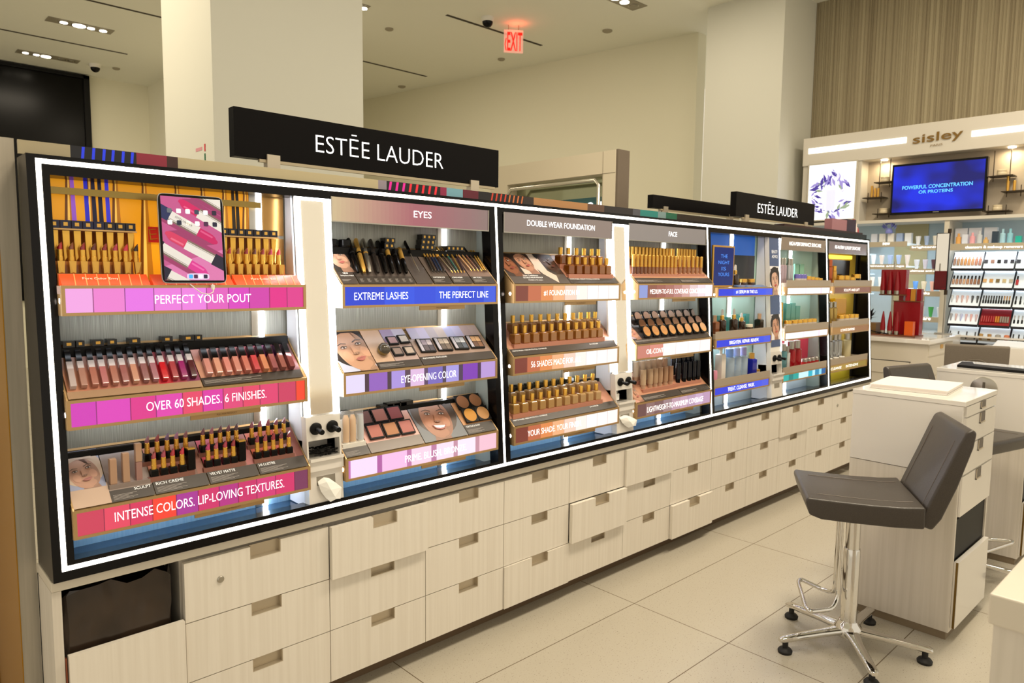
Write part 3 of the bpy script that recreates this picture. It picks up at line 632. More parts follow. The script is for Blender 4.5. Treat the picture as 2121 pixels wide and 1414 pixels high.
# tissues
def tissue(x, z, label, kx, kz):
    R = [[(-.026, .012, .004), (-.008, .018, .002), (.006, .014, .004)], [(-.031, -.004, -.014), (-.006, .002, -.024), (.016, .004, -.012)], [(-.023, -.030, -.017), (.004, -.024, -.032), (.034, -.012, -.018)],
         [(-.006, -.054, -.016), (.018, -.050, -.034), (.050, -.028, -.022)], [(.010, -.070, -.018), (.026, -.060, -.030), (.046, -.066, -.020)]]
    t = MB()
    for r in R: t.v += [(x+a*kx, c, z+b*kz) for a, b, c in r]
    for j in range(4):
        for k in range(2): t.f += [(j*3+k, j*3+k+1, j*3+k+4), (j*3+k, j*3+k+4, j*3+k+3)]; t.m += [0, 0]
    o = t.build('tissue', PAPER); sm = o.modifiers.new('solid', 'SOLIDIFY'); sm.thickness = .0012
    tag(o, label, 'tissue')
tissue(-.012, .785, 'white tissue drooping from the slot of the tower by the lipstick shelves', 1., 1.)
tissue(1.588, .79, 'white tissue sticking out of the slot of the tower by the foundations', 1.5, .75)
# heap of black applicator wands in the first tower tray
mb = MB(); random.seed(9)
for k in range(70):
    x = random.uniform(-.060, .010); y = random.uniform(.004, .062); z = .872+random.uniform(0, .022)*(1-abs(x+.01)*4); a = random.uniform(-.5, .5); l = random.uniform(.03, .045)
    p0 = Vector((x, y, z)); d = Vector((math.cos(a), math.sin(a)*.5, random.uniform(-.12, .12)))*l
    if p0.x+d.x > .042: d.x = .042-p0.x
    mb.tube([p0, p0+d*.7, p0+d*.72, p0+d], [.0012, .0012, .003, .002], 5)
tag(mb.build('applicator_wands', BLACKM), 'heap of black applicator wands in the tray of the first white tower', 'applicators', None, 'stuff')
tag(MB().lathe([(.016, 0), (.016, .028), (.013, .03)], 20, TR(1.565, .035, .874)).build('paper_cup', PAPER), 'small white cup in the tray of the tower beside the foundations', 'cup')

# ================================================================== PRODUCTS
LIB = {}
def product(key, name, parts):
    """parts: (part name, mesh). one part -> the mesh itself is the thing"""
    LIB[key] = (name, parts)
def place(key, M, label, cat, group=None, colors=None):
    name, parts = LIB[key]
    if len(parts) == 1:
        o = put(name, parts[0][1]); o.matrix_world = M
        if colors: recolor_any(o, colors)
        return tag(o, label, cat, group)
    r = bpy.data.objects.new(name, None); COL.objects.link(r); r.empty_display_size = .01; r.matrix_world = M; tag(r, label, cat, group)
    for pn_, me in parts:
        o = put(pn_, me, r)
        if colors and pn_ in colors: recolor(o, 0, colors[pn_])
    return r
def recolor_any(o, colors):
    for i, c in enumerate(colors):
        if c: recolor(o, i, c)
def gl(c, r=.12): return P('shade_'+c, c, r, 0, coat=.6)
def of(n, k, tot): return '%s of the %d' % (ORD[k], tot)

# --- lip glosses
Mg = lambda: Matrix.Rotation(-math.pi/2, 4, 'X')
def rod(prof, n=12, sq=False):                # local +y is along the rod, lying on its side
    return lambda mats: MB().lathe(prof, n, Matrix.Rotation(-math.pi/2, 4, 'X'), 0, sq).mesh('rod', mats, smooth=.5)
product('gloss', 'lip_gloss', [('tube', rod([(.0065, 0), (.0072, .002), (.0072, .083), (.005, .086)], 4, True)([gl('#c09090')])), ('cap', rod([(.0066, .086), (.0068, .135), (.006, .137)], 4, True)([BLACK])), ('clear_end', rod([(.0074, .06), (.0074, .0845)], 4, True)([P('gloss_clear', '#d8cfd4', .05)]))])
GC = ['#b8a8a8', '#a87c70', '#a86c60', '#b06c70', '#a87064', '#986060', '#c08c78', '#8c6064', '#a06c78', '#c01828', '#a04048', '#902468', '#4c2028']
us = [.022, .047, .073, .097, .122, .147, .173, .199, .224, .249, .276, .301, .327]
for k, u in enumerate(us):
    place('gloss', TM(1, 'b', u, .035, .009, 0, -.05), '%s lip gloss, %s from the left of the thirteen on the middle lip shelf' % (['clear', 'brown', 'rose brown', 'pink', 'brick', 'mauve', 'peach', 'plum', 'rose', 'bright red', 'berry', 'violet', 'black cherry'][k], ORD[k]), 'lip gloss', 'long lip glosses on the middle lip shelf', {'tube': gl(GC[k])})
product('gloss2', 'lip_lacquer', [('tube', rod([(.0075, 0), (.0082, .002), (.0082, .058), (.006, .06)], 4, True)([gl('#c09090')])), ('cap', rod([(.0084, .06), (.0086, .10), (.008, .102)], 4, True)([BLACK]))])
GC2 = ['#c0847c', '#c8907c', '#c88078', '#c08074', '#b86c60', '#b84048', '#c07c5c', '#8c4c50', '#8c5048', '#7c3c3c']
for k in range(10):
    place('gloss2', TM(1, 'b', .372+k*.0287, .037, .010, 0, -.06), 'short squared lip lacquer with wide black cap, %s from the left in the row of ten' % ORD[k], 'lip lacquer', 'short lip lacquers on the middle lip shelf', {'tube': gl(GC2[k])})
swatch_strip(1, 'b', ['#c88a6c', '#c07c64', '#b87460', '#c08070', '#b07060', '#a86858', '#c02838', '#a04050', '#803058'], .008, .345, .028, .178)
swatch_strip(1, 'b', ['#d89080', '#c88878', '#c8807c', '#b87468', '#c06060', '#b02038', '#a83050', '#982880', '#703848', '#604040'], .348, .660, .10, .182)
panel(1, 'b', .348, .660, .004, .036, GR, lines=4); swatch_strip(1, 'b', ['#d09880', '#cc9078', '#c88870', '#c88068', '#b87060', '#b86058', '#c07850', '#905850', '#905048', '#804040'], .348, .660, .036, .10)
panel(1, 'b', .006, .345, .004, .028, '#a8886c')
product('box', 'product_box', [('carton', MB().box(-.5, -.5, 0, .5, .5, 1).mesh('carton', P('navy_carton', '#14142a', .25))), ('emblem', MB().box(-.2, -.502, .3, .2, -.5, .75).mesh('emblem', GOLDM))])
def box(x, y, z, w, d, h, label, group=None, col='#0c0b12', emb=True, cat='box', rz=0.):
    M = TR(x, y, z) @ Matrix.Rotation(rz, 4, 'Z') @ Matrix.Diagonal((w, d, h, 1))
    if emb: return place('box', M, label, cat, group, {'carton': P('carton_'+col, col, .25)})
    o = put('product_box', MB().box(-.5, -.5, 0, .5, .5, 1).mesh('carton', P('carton_'+col, col, .25))); o.matrix_world = M; return tag(o, label, cat, group)
BT = .1405                                      # just in front of nothing: boxes rest on the ledge behind the slope top
def ledge(m, r, u0, u1):
    x0 = MOD[m][0]; z0 = ROW[r][1]+DZ
    MB().box(x0+u0, .098, z0-.030, x0+u1, .1335, z0+.001).build('ledge', BLACKM, SHELF[m, r])
ledge(1, 'b', .01, .66)
for k, (u, w) in enumerate([(.035, .028), (.062, .02), (.105, .028), (.140, .024), (.198, .030), (.286, .03), (.345, .034), (.375, .022)]):
    box(-.745+u, .115, ROW['b'][1]+DZ+.002, w, .03, .017, 'black gloss carton lying behind the long glosses, %s from the left' % ORD[k], 'cartons behind the middle lip shelf')
# --- bottom lip shelf
panel(1, 'c', .094, .203, .004, .186, '#8f7f78', lines=0); panel(1, 'c', .094, .203, .003, .04, GR, h=.0008, lines=5); panel(1, 'c', .004, .094, .004, .07, '#c8ac98')
tray_card(1, 'c', .004, .060, .092, .186, skin='#e0b8a4', hair='#cbb39c', lip='#b07068', bg='#9aa0bc', cx=.046, cy=.112, s=.052, rot=.25)
panel(1, 'c', .205, .352, .003, .045, GR, h=.0008, lines=6); panel(1, 'c', .355, .503, .003, .045, GR, h=.0008, lines=7); panel(1, 'c', .506, .664, .003, .045, GR, h=.0008, lines=7)
swatch_strip(1, 'c', ['#b87058', '#b06850', '#a86058', '#a86450', '#905848', '#704838', '#885040'], .205, .352, .045, .178)
swatch_strip(1, 'c', ['#c03050', '#c04868', '#b86868', '#a06058', '#805048', '#a05858'], .355, .503, .045, .178)
swatch_strip(1, 'c', ['#d06048', '#c05850', '#b85050', '#d05040', '#b06050', '#905048', '#7a4038'], .506, .664, .045, .178)
ttext(1, 'c', 'SCULPT', .155, .030, .043, .009); ttext(1, 'c', 'RICH CREME', .212, .032, .075, .009); ttext(1, 'c', 'VELVET MATTE', .362, .032, .075, .009); ttext(1, 'c', 'HI-LUSTRE', .512, .032, .052, .009)
product('tubeS', 'lip_care_tube', [('tube', MB().lathe([(.0085, 0), (.0085, .066), (.008, .07)], 4, None, 0, True).mesh('t', P('nude_tube', '#b48f74', .4), bev=.0008))])
product('tubeT', 'lip_care_wand', [('tube', MB().lathe([(.0075, 0), (.0075, .05), (.006, .051)], 4, None, 0, True).mesh('t', P('mauve_tube', '#a07870', .25))), ('cap', MB().lathe([(.0078, .052), (.0078, .102), (.007, .103)], 4, None, 0, True).mesh('c', P('nude_tube')))])
for k, (u, sz) in enumerate([(.109, 1.), (.141, 1.16)]):
    p = stand(1, 'c', u, .062, .020); place('tubeS', Matrix.Translation(p) @ Matrix.Diagonal((1, 1, sz, 1)), ['shorter', 'taller'][k]+' plain beige lip tube standing near the blond portrait card', 'lip tube')
p = stand(1, 'c', .174, .062, .020); place('tubeT', Matrix.Translation(p), 'beige and mauve lip wand, tallest of the three nude tubes', 'lip wand')
step(1, 'c', .096, .200, .062, .022, P('insert_#8f7f78'))
bull = MB(); bull.lathe([(.0062, .0), (.0062, .008)], 14)
def bullet_mesh(r=.0062):
    mb = MB(); n = 14; ring0 = [(r*math.cos(2*math.pi*k/n), r*math.sin(2*math.pi*k/n), 0) for k in range(n)]
    ring1 = [(x, y, .006+.004*(x/r+1)) for x, y, z in ring0]; ring2 = [(x*.7+.001, y*.7, .010+.0055*(x/r+1)) for x, y, z in ring0]
    mb.v = ring0+ring1+ring2
    for a in (0, n):
        for k in range(n): mb.f.append((a+k, a+(k+1) % n, a+n+(k+1) % n, a+n+k)); mb.m.append(0)
    mb.f.append(tuple(range(2*n, 3*n))); mb.m.append(0); return mb
def lipmesh(bullet_col):
    return
bm0 = bullet_mesh(); bme = MB(); bme.v = [(x, y, z+.052) for x, y, z in bm0.v]; bme.f = bm0.f; bme.m = bm0.m
LB = bme.mesh('bullet', gl('#a03048', .3), smooth=.6)
product('lipstick', 'lipstick', [('base', MB().lathe([(.0098, 0), (.0098, .018), (.0088, .022)], 4, None, 0, True).mesh('b', BLACK, bev=.0006)), ('barrel', MB().lathe([(.0075, .022), (.0075, .034), (.0068, .0345), (.0068, .052), (.0062, .0525)], 16).mesh('g', GOLD, smooth=.5)), ('bullet', LB)])
product('lipcap', 'lipstick_case', [('case', MB().lathe([(.0105, 0), (.0105, .058), (.0098, .060)], 4, None, 0, True).mesh('b', BLACK, bev=.0006)), ('collar', MB().lathe([(.0102, .060), (.0102, .064)], 4, None, 0, True).mesh('c', GOLD))])
FR = {'rich creme': ([.214, .240, .265, .291], ['#a04048', '#a03c50', '#a82030', '#c02838'], .316), 'velvet matte': ([.365, .389, .416, .441], ['#b83068', '#a84858', '#a02840', '#8c1c2c'], .467)}
RR = {'rich creme': ([.222, .249, .276, .302, .328], ['#8c5060', '#901c28', '#6c4870', '#9c6080', '#804048']), 'velvet matte': ([.378, .404, .430, .455, .480], ['#6c1c30', '#9c5060', '#601828', '#702838', '#4c1420'])}
BC = lambda c: {'bullet': gl(c, .35)}
for nm in FR:
    uu, cc, cap = FR[nm]
    for k, u in enumerate(uu): place('lipstick', Matrix.Translation(stand(1, 'c', u, .062, .02)), 'open lipstick with gold barrel, %s from the left in the front %s row' % (ORD[k], nm), 'lipstick', 'front row lipsticks on the bottom lip shelf', BC(cc[k]))
    place('lipcap', Matrix.Translation(stand(1, 'c', cap, .066, .022)), 'closed black lipstick case with thin gold collar at the end of the %s row' % nm, 'lipstick case')
    uu, cc = RR[nm]
    for k, u in enumerate(uu): place('lipstick', Matrix.Translation(stand(1, 'c', u-.012, .118, .02)), 'open lipstick with gold barrel, %s from the left in the rear %s row' % (ORD[k], nm), 'lipstick', 'rear row lipsticks on the bottom lip shelf', BC(cc[k]))
    step(1, 'c', uu[0]-.030, uu[-1]+.006, .118, .022); step(1, 'c', FR[nm][0][0]-.018, cap+.006, .064, .024)
for k in range(5):
    place('lipstick', Matrix.Translation(stand(1, 'c', .516+k*.0262, .062, .02)), 'open lipstick with gold barrel, %s from the left in the front hi-lustre row' % ORD[k], 'lipstick', 'front row lipsticks on the bottom lip shelf', BC(['#8c2838', '#983c44', '#902030', '#6c1828', '#7c2430'][k]))
    place('lipstick', Matrix.Translation(stand(1, 'c', .517+k*.0268, .118, .02)), 'open lipstick with gold barrel, %s from the left in the rear hi-lustre row' % ORD[k], 'lipstick', 'rear row lipsticks on the bottom lip shelf', BC(['#8c3c50', '#9c4c60', '#8c2c40', '#803048', '#6c2838'][k]))
step(1, 'c', .497, .632, .118, .022); step(1, 'c', .500, .634, .064, .024); ledge(1, 'c', .01, .66)
# --- top lip shelf: sculpted gold cases
Z1 = 1.411+.023
bp = MB(); ms = []
def bpm(c):
    m = P('goldphoto_'+c, c, .35, 0, .5)
    if m not in ms: ms.append(m)
    return ms.index(m)
def strip(a0, a1, b0, b1, c, dy=0.): bp.poly([(a0, .1325-dy, Z1+.01), (a1, .1325-dy, Z1+.01), (b1, .1325-dy, 1.733), (b0, .1325-dy, 1.733)], bpm(c))
strip(-.745, -.168, -.745, -.168, '#f0a21c')
for x in (-.69, -.64, -.575, -.50, -.41, -.335, -.27, -.205):
    strip(x-.018, x-.008, x-.003, x+.002, '#6a3a08', .0004); strip(x+.003, x+.02, x+.004, x+.008, '#b8741a', .0004); strip(x-.008, x+.003, x+.002, x+.004, '#ffc95a', .0005)
for x, c in ((-.672, '#9a5ad0'), (-.640, '#2a2ac8'), (-.622, '#140e30'), (-.606, '#120c2c'), (-.588, '#3a34d8'), (-.222, '#1c120a'), (-.235, '#2a1a0c')): strip(x-.008, x+.006, x-.012, x-.003, c, .0007)
bp.build('gold_photo_panel', ms, SHELF[1, 'a'])
MB().box(-.165, .129, 1.45, -.078, .1335, 1.58).box(-.165, .129, 1.59, -.078, .1335, 1.73).build('smoked_panel', P('bronze_mirror', '#a07840', .2, .7), SHELF[1, 'a'])
MB().box(-.72, .055, 1.726, -.10, .068, 1.733).build('bay_light', P('under_shelf_lamp'), SHELF[1, 'a']); MB().box(2.42, .055, 1.726, 3.02, .068, 1.733).build('bay_light', P('under_shelf_lamp'), SHELF[5, 'a'])  # lamp bars added to brighten the two top rows without a header
MB().box(-.745, .095, 1.672, -.168, .112, 1.690).build('brass_rail', P('smoked_brass', '#9c8448', .25, .8), SHELF[1, 'a'])
sq_ = MB().box(-.030, 0, 0, .030, .001, .045).build('emblem', P('red_emblem', '#b01c14', .4, 0, .3), SHELF[1, 'a']); sq_.matrix_local = TR(-.462, .129, 1.555)
text('EL', 'lettering', (-.488, .1285, 1.562), (1, 0, .15), (-.1, 0, 1), .05, .030, GOLD, SHELF[1, 'a'], .0006, -.02)
MB().box(-.745, -.008, 1.4115, -.078, .133, 1.432).build('clear_base', P('acrylic_base', '#fff1ea', .1, 0, .35), SHELF[1, 'a'])
ORG = P('orange_acrylic', '#f0582c', .15, 0, .28)
for (a, b) in ((-.740, -.530), (-.522, -.30), (-.292, -.085)):
    mb = MB(); mb.prism([(-.004, 1.433), (.032, 1.463), (.032, 1.433)], 'x', a, b); mb.build('orange_riser', ORG, SHELF[1, 'a'])
    for k in range(1, 8):
        xx = a+(b-a)*k/8+.004; mb = MB(); mb.poly([(xx-.0012, -.0045, 1.434), (xx+.0012, -.0045, 1.434), (xx+.0052, .0315, 1.4635), (xx+.0028, .0315, 1.4635)]); mb.build('gold_line', P('orange_line', '#f8a060', .3, 0, .4), SHELF[1, 'a'])
for a in (-.69, -.24): text('Pure Color Envy', 'lettering', (a, .011, 1.4465), (1, 0, 0), (0, .036, .030), .085, .011, P('pale_print', '#ffd8c0', .5, 0, .5), SHELF[1, 'a'], .0015)
MB().box(-.742, .033, 1.433, -.555, .056, 1.464).build('riser', P('amber_acrylic', '#a8682c', .2), SHELF[1, 'a']); MB().box(-.742, .057, 1.433, -.555, .128, 1.496).build('riser', P('amber_acrylic'), SHELF[1, 'a'])
MB().box(-.300, .033, 1.433, -.110, .056, 1.464).build('riser', P('amber_acrylic'), SHELF[1, 'a']); MB().box(-.300, .057, 1.433, -.110, .128, 1.496).build('riser', P('amber_acrylic'), SHELF[1, 'a'])
def casemesh(h, w, d):
    mb = MB(); a = w/2
    mb.v = [(-a*.8, -d/2, 0), (a*.8, -d/2, 0), (a*.8, d/2, 0), (-a*.8, d/2, 0), (-a, -d/2, h), (a, -d/2, h), (a, d/2, h), (-a, d/2, h), (0, -d/2-.002, h*.12)]
    mb.f = [(3, 2, 1, 0), (4, 5, 6, 7), (0, 8, 4), (8, 5, 4), (8, 1, 5), (0, 1, 8), (1, 2, 6, 5), (2, 3, 7, 6), (3, 0, 4, 7)]; mb.m = [0]*9; return mb
product('case', 'lipstick_case', [('case', casemesh(.080, .0165, .012).mesh('case', GOLD))])
product('case_s', 'lipstick_case', [('case', casemesh(.032, .0165, .014).mesh('case', GOLDM))])
lb2 = MB(); lb2.v = [(x, y, z+.030) for x, y, z in bm0.v]; lb2.f = bm0.f; lb2.m = bm0.m
product('lipgold', 'gold_lipstick', [('barrel', MB().lathe([(.0080, 0), (.0080, .012), (.0070, .0125), (.0070, .030), (.0062, .0305)], 14).mesh('g', GOLD, smooth=.5)), ('bullet', lb2.mesh('bullet', gl('#a02030', .3), smooth=.6))])
SHC = ['#a01c20', '#7c3c18', '#8c1820', '#5c1c10', '#8c1c24', '#b03050', '#d02848', '#2c0c08']
for g, (x0, n, nm) in enumerate([(-.735, 8, 'left of the tablet'), (-.292, 7, 'right of the tablet')]):
    dx = .0262
    MB().box(x0-.012, .074, 1.578, x0+dx*(n-1)+.014, .127, 1.582).build('box_shelf', P('clear_shelf', '#caa46a', .2), SHELF[1, 'a']); MB().box(x0-.010, .112, 1.4965, x0+dx*(n-1)+.012, .127, 1.578).build('box_post', P('amber_acrylic'), SHELF[1, 'a'])
    for k in range(n):
        x = x0+k*dx
        place('case', TR(x, .086, 1.4965), 'tall faceted gold lipstick case, %s from the left in the group %s' % (ORD[k], nm), 'lipstick case', 'tall gold cases on the top lip shelf')
        place('lipgold', TR(x+.007, .066, 1.4965), 'open gold lipstick, %s from the left in the group %s' % (ORD[k], nm), 'lipstick', 'gold lipsticks on the top lip shelf', {'bullet': gl(SHC[k], .3)})
        place('case_s', TR(x+.004, .045, 1.4645), 'short gold lipstick case in front, %s from the left in the group %s' % (ORD[k], nm), 'lipstick case', 'short gold cases on the top lip shelf')
        box(x, .094, 1.5825, .0245, .03, .021, 'small navy carton with gold emblem, %s from the left in the group %s' % (ORD[k], nm), 'navy cartons on the top lip shelf', '#0c1038' if k < 5 and g == 0 else '#0c0a1c')
# tablet
tb = thing('tablet', 'tablet showing a lipstick wallpaper in front of the gold display', 'tablet', (-.4155, -.014, 1.4355)); tb.rotation_euler = (-.07, 0, 0)
MB().prism(ell(0, .1275, .0893, .1238, 48, 0, .12), 'y', -.003, .003).build('body', P('tablet_edge', '#b8bcc0', .3, .8), tb, smooth=.5)
MB().prism(ell(0, .1275, .0880, .1225, 48, 0, .12), 'y', -.0036, -.003).build('bezel', BLACK, tb)
mb = MB(); ms = []; SX_, SZ_ = .0815, .1160
def sc(c, s=.5):
    m = P('screen_'+c, c, .1, 0, s)
    if m not in ms: ms.append(m)
    return ms.index(m)
lay = [0]
def spoly(ps, c):
    q = clip(ps, -SX_, .1275-SZ_, SX_, .1275+SZ_)
    if len(q) > 2: lay[0] += 1; mb.poly([(x, -.0037-lay[0]*.00002, z) for x, z in q], sc(c))
spoly([(-SX_, 0), (SX_, 0), (SX_, .3), (-SX_, .3)], '#a44a80'); spoly([(-SX_, .0), (SX_, 0), (SX_, .10), (-SX_, .05)], '#b868a0')
def lipst(cx, cz, a, s, bul, cap):
    c, n_ = math.cos(a), math.sin(a)
    def tr(ps): return [(cx+(x*c-z*n_)*s, cz+(x*n_+z*c)*s) for x, z in ps]
    spoly(tr([(-.9, -.30), (.9, -.30), (1.15, -.12), (.9, .1), (-.9, .1)]), '#84305e')
    spoly(tr([(-1.2, -.20), (-.5, -.20), (-.5, .20), (-1.2, .20)]), cap); spoly(tr([(-.5, -.17), (.5, -.17), (.5, .17), (-.5, .17)]), '#c4c4c6'); spoly(tr([(-.5, -.17), (.5, -.17), (.5, -.11), (-.5, -.11)]), '#6c5c58'); spoly(tr([(-.5, -.09), (.5, -.09), (.5, -.07), (-.5, -.07)]), '#8c8684')
    spoly(tr([(.5, -.145)]+[(.92+.30*math.sin(q/12*math.pi)*(1 if q < 8 else .8), -.145*math.cos(q/12*math.pi)-.02*math.sin(q/12*math.pi)) for q in range(13)]+[(.5, .145)]), bul); spoly(tr([(.55, .03), (.98, .03), (1.0, .09), (.55, .09)]), mixc(bul, '#ffffff', .22))
for cx_, cz_, a_, b_, c_ in ((-.022, .170, -.50, '#a81458', '#1c2450'), (.055, .181, math.pi-.52, '#b01858', '#1c1c38'), (.0165, .093, math.pi-.49, '#b43058', '#16142c'), (-.0495, .080, -.55, '#b82c84', '#16142c'), (.052, .243, -.5, '#b0205c', '#16142c'), (-.033, .006, -.5, '#a82050', '#16142c')): lipst(cx_, cz_, a_, .085, b_, c_)
for r_, zz in ((0, .2045), (1, .172)):
    for k in range(6): spoly(ell(-.060+k*.0245, zz-.0*k, .0064, .0064, 16, 0, .35), [['#58606c', '#e8e8ec', '#e8ecf0', '#2c3c50', '#dfe6f4', '#201830'], ['#dfe4ea', '#1c2038', '#f0ece0', '#f4f0ec', '#401c40', '#181830']][r_][k])
spoly(ell(.008, .0225, .031, .0088, 20, 0, .4), '#c8b4dc')
for k, c in enumerate(['#38a0e8', '#401c40', '#e0e8ec', '#201c38']): spoly(ell(-.012+k*.0135, .0225, .0055, .0055, 14, 0, .35), c)
mb.build('screen', ms, tb)
text('EST\u0112E LAUDER', 'lettering', (-.046, -.0045, .186), (math.cos(-.5), 0, math.sin(-.5)), (-math.sin(-.5), 0, math.cos(-.5)), .050, .007, P('grey_engrave', '#6a6460', .5), tb, .0004)
cp_ = [(-.37, -.022, 1.437), (-.37, -.026, 1.425), (-.372, -.030, 1.414), (-.385, -.032, 1.408), (-.405, -.030, 1.412), (-.42, -.024, 1.425), (-.43, -.016, 1.436)]
ct = thing('charging_cable', 'short white charging cable looping under the tablet', 'cable', (0, 0, 0))
MB().tube(cp_, .0016, 8).build('wire', WHITE, ct, smooth=1); MB().box(-.375, -.0265, 1.421, -.365, -.0205, 1.4345).build('plug', WHITE, ct, bev=.001)

# --- EYES shelf a: mascaras and pencils
panel(2, 'a', .004, .066, .003, .065, '#4c4340', lines=3); tray_card(2, 'a', .004, .060, .100, .186, skin='#e8c0ac', hair='#1c1614', lip='#b86a64', bg='#3a3430', cx=.040, cy=.130, s=.052, rot=.2)
panel(2, 'a', .069, .300, .003, .186, '#5a504c'); panel(2, 'a', .069, .300, .003, .040, GR, h=.0008, lines=0)
for k in range(8): panel(2, 'a', .072+k*.0285, .096+k*.0285, .006, .036, GR, h=.001, lines=6)
panel(2, 'a', .304, .378, .003, .186, '#4a4240'); panel(2, 'a', .383, .468, .003, .186, '#5c504a'); panel(2, 'a', .383, .468, .003, .042, GR, h=.0008, lines=4); panel(2, 'a', .473, .569, .003, .042, GR, h=.0008, lines=4); panel(2, 'a', .473, .569, .042, .186, '#6a5854'); panel(2, 'a', .574, .686, .003, .042, GR, h=.0008, lines=4); panel(2, 'a', .574, .686, .042, .186, '#7a6258')
ttext(2, 'a', 'NEW', .026, .050, .02, .008); ttext(2, 'a', 'Sumptuous Rebel', .012, .038, .05, .007); ttext(2, 'a', 'WATERPROOF', .392, .032, .055, .007); ttext(2, 'a', 'LONG-WEAR', .482, .032, .05, .007); ttext(2, 'a', '24H TOOL', .584, .032, .045, .007)
def along(m, r, u0, v0, u1, v1, h):
    a = T(m, r, u0, v0, h); b = T(m, r, u1, v1, h); d = (b-a); L = d.length; d.normalize(); n = Vector((0, -CZ, CY)); x = d.cross(n).normalized(); n = x.cross(d)
    return Matrix(((x.x, d.x, n.x, a.x), (x.y, d.y, n.y, a.y), (x.z, d.z, n.z, a.z), (0, 0, 0, 1))), L
def masc(c1, c2, band):
    return [('tube', rod([(.005, 0), (.0085, .02), (.0088, .095), (.008, .098)])([c1])), ('cap', rod([(.0088, .099), (.0092, .17), (.0082, .176)])([c2])), ('collar', rod([(.0094, .094), (.0094, .101)])([band]))]
product('m_black', 'mascara', masc(BLACK, BLACK, BLACKM)); product('m_gold', 'mascara', masc(GOLDM, GOLDM, BLACK)); product('m_silver', 'mascara', masc(STEEL, STEEL, GOLDM)); product('m_half', 'mascara', masc(BLACK, GOLDM, GOLDM)); product('m_smoke', 'mascara', masc(P('smoke_tube', '#26211f', .2), P('smoke_tube'), BLACKM))
ml = [('m_black', 'black'), ('m_gold', 'gold with black band'), ('m_silver', 'silver'), ('m_smoke', 'smoky black'), ('m_black', 'thick black'), ('m_half', 'black with gold cap'), ('m_black', 'slim black'), ('m_half', 'short gold capped black')]
for k, ((key, nm), u0, u1, v1) in enumerate(zip(ml, [.077, .101, .123, .156, .189, .216, .247, .274], [.112, .143, .172, .202, .230, .262, .288, .308], [.218, .219, .220, .216, .208, .207, .208, .176])):
    M_, L = along(2, 'a', u0, .046, u1, v1, .012); place(key, M_ @ Matrix.Diagonal((1, L/.176, 1, 1)), '%s mascara leaning on the eye shelf, %s from the left' % (nm, ORD[k]), 'mascara', 'mascaras on the eye shelf')
product('wand', 'brow_wand', [('handle', rod([(.003, .10), (.0062, .12), (.0066, .178), (.005, .182)])([BLACK])), ('needle', rod([(.0012, 0), (.002, .10)], 8)([STEEL]))])
M_, L = along(2, 'a', .331, .048, .353, .228, .014); place('wand', M_, 'thin black brow wand lying alone between mascaras and pencils', 'brow wand')
def pencil(c1, c2, tip): return [('barrel', rod([(.0022, .012), (.0037, .02), (.0037, .10)], 8)([c1])), ('end', rod([(.0037, .10), (.0039, .155), (.003, .158)], 8)([c2])), ('tip', rod([(.0008, 0), (.0024, .012)], 8)([tip]))]
product('p_dark', 'eye_pencil', pencil(P('pencil_navy', '#10141c', .25), GOLDM, BLACKM)); product('p_gold', 'eye_pencil', pencil(P('pencil_teal', '#2a3c3c', .25), GOLD, GOLDM)); product('p_black', 'eye_pencil', pencil(BLACK, BLACK, GOLDM)); product('p_slim', 'eye_pencil', pencil(GOLDM, GOLD, BLACKM))
PCB = ['#141210', '#3a2a20', '#101a3c', '#182a4a', '#2c2020']
for k in range(5):
    M_, L = along(2, 'a', .402+k*.0142, .054, .415+k*.0142, .190, .007); place('p_dark', M_ @ Matrix.Diagonal((1, L/.158, 1, 1)), 'dark waterproof eye pencil, %s from the left in the first set' % ORD[k], 'eye pencil', 'dark eye pencils', {'barrel': P('pen_'+PCB[k], PCB[k], .25)})
    M_, L = along(2, 'a', .493+k*.0147, .055, .469+k*.027, .200, .007); place('p_gold', M_ @ Matrix.Diagonal((1, L/.158, 1, 1)), 'gold ended eye pencil, %s from the left in the middle set' % ORD[k], 'eye pencil', 'gold ended eye pencils', {'barrel': P('pen2_%d' % k, ['#5c4a2a', '#3c3420', '#2c5c54', '#7a5c28', '#3c2a34'][k], .25)})
for k in range(4):
    M_, L = along(2, 'a', .594+k*.0172, .065, .571+k*.0215, .213, .007); place('p_black', M_ @ Matrix.Diagonal((1, L/.158, 1, 1)), 'black capped brow pencil, %s from the left in the last set' % ORD[k], 'eye pencil', 'black capped brow pencils', {'barrel': P('pen3_%d' % k, ['#b88858', '#a07848', '#704838', '#3c2c24'][k], .25)})
for k in range(2):
    M_, L = along(2, 'a', .657+k*.011, .062, .664+k*.015, .190, .006); place('p_slim', M_ @ Matrix.Diagonal((.8, L/.158, .8, 1)), 'slim gold pencil at the right end of the eye shelf, %s one' % ['inner', 'outer'][k], 'eye pencil', 'slim gold pencils')
ledge(2, 'a', .004, .686); zl = ROW['a'][1]+DZ+.002
product('jarlid', 'cream_jar', [('lid', MB().lathe([(.022, 0), (.0225, .018), (.02, .02)], 20).mesh('l', BLACK, smooth=.5)), ('jar', MB().lathe([(.019, -.006), (.0215, 0)], 20).mesh('j', BLACKM))])
for k, u in enumerate((.030, .082)): place('jarlid', TR(.055+u, .112, zl+.006), 'round black pot behind the portrait card, %s one' % ['left', 'right'][k], 'pot', 'black pots behind the eye shelf')
for i, (u, n, hgt) in enumerate([(.245, 2, 2), (.405, 3, 3), (.530, 4, 1)]):
    for r_ in range(hgt):
        for k in range(n): box(.055+u+k*.0215+r_*.004, .112, zl+r_*.0195, .020, .034, .019, 'black pencil carton, %s from the left, %s of the %s stack behind eye shelf' % (ORD[k], ['bottom layer', 'second layer', 'top layer'][r_], ['left', 'middle', 'right'][i]), 'pencil cartons', '#0f0d0c')
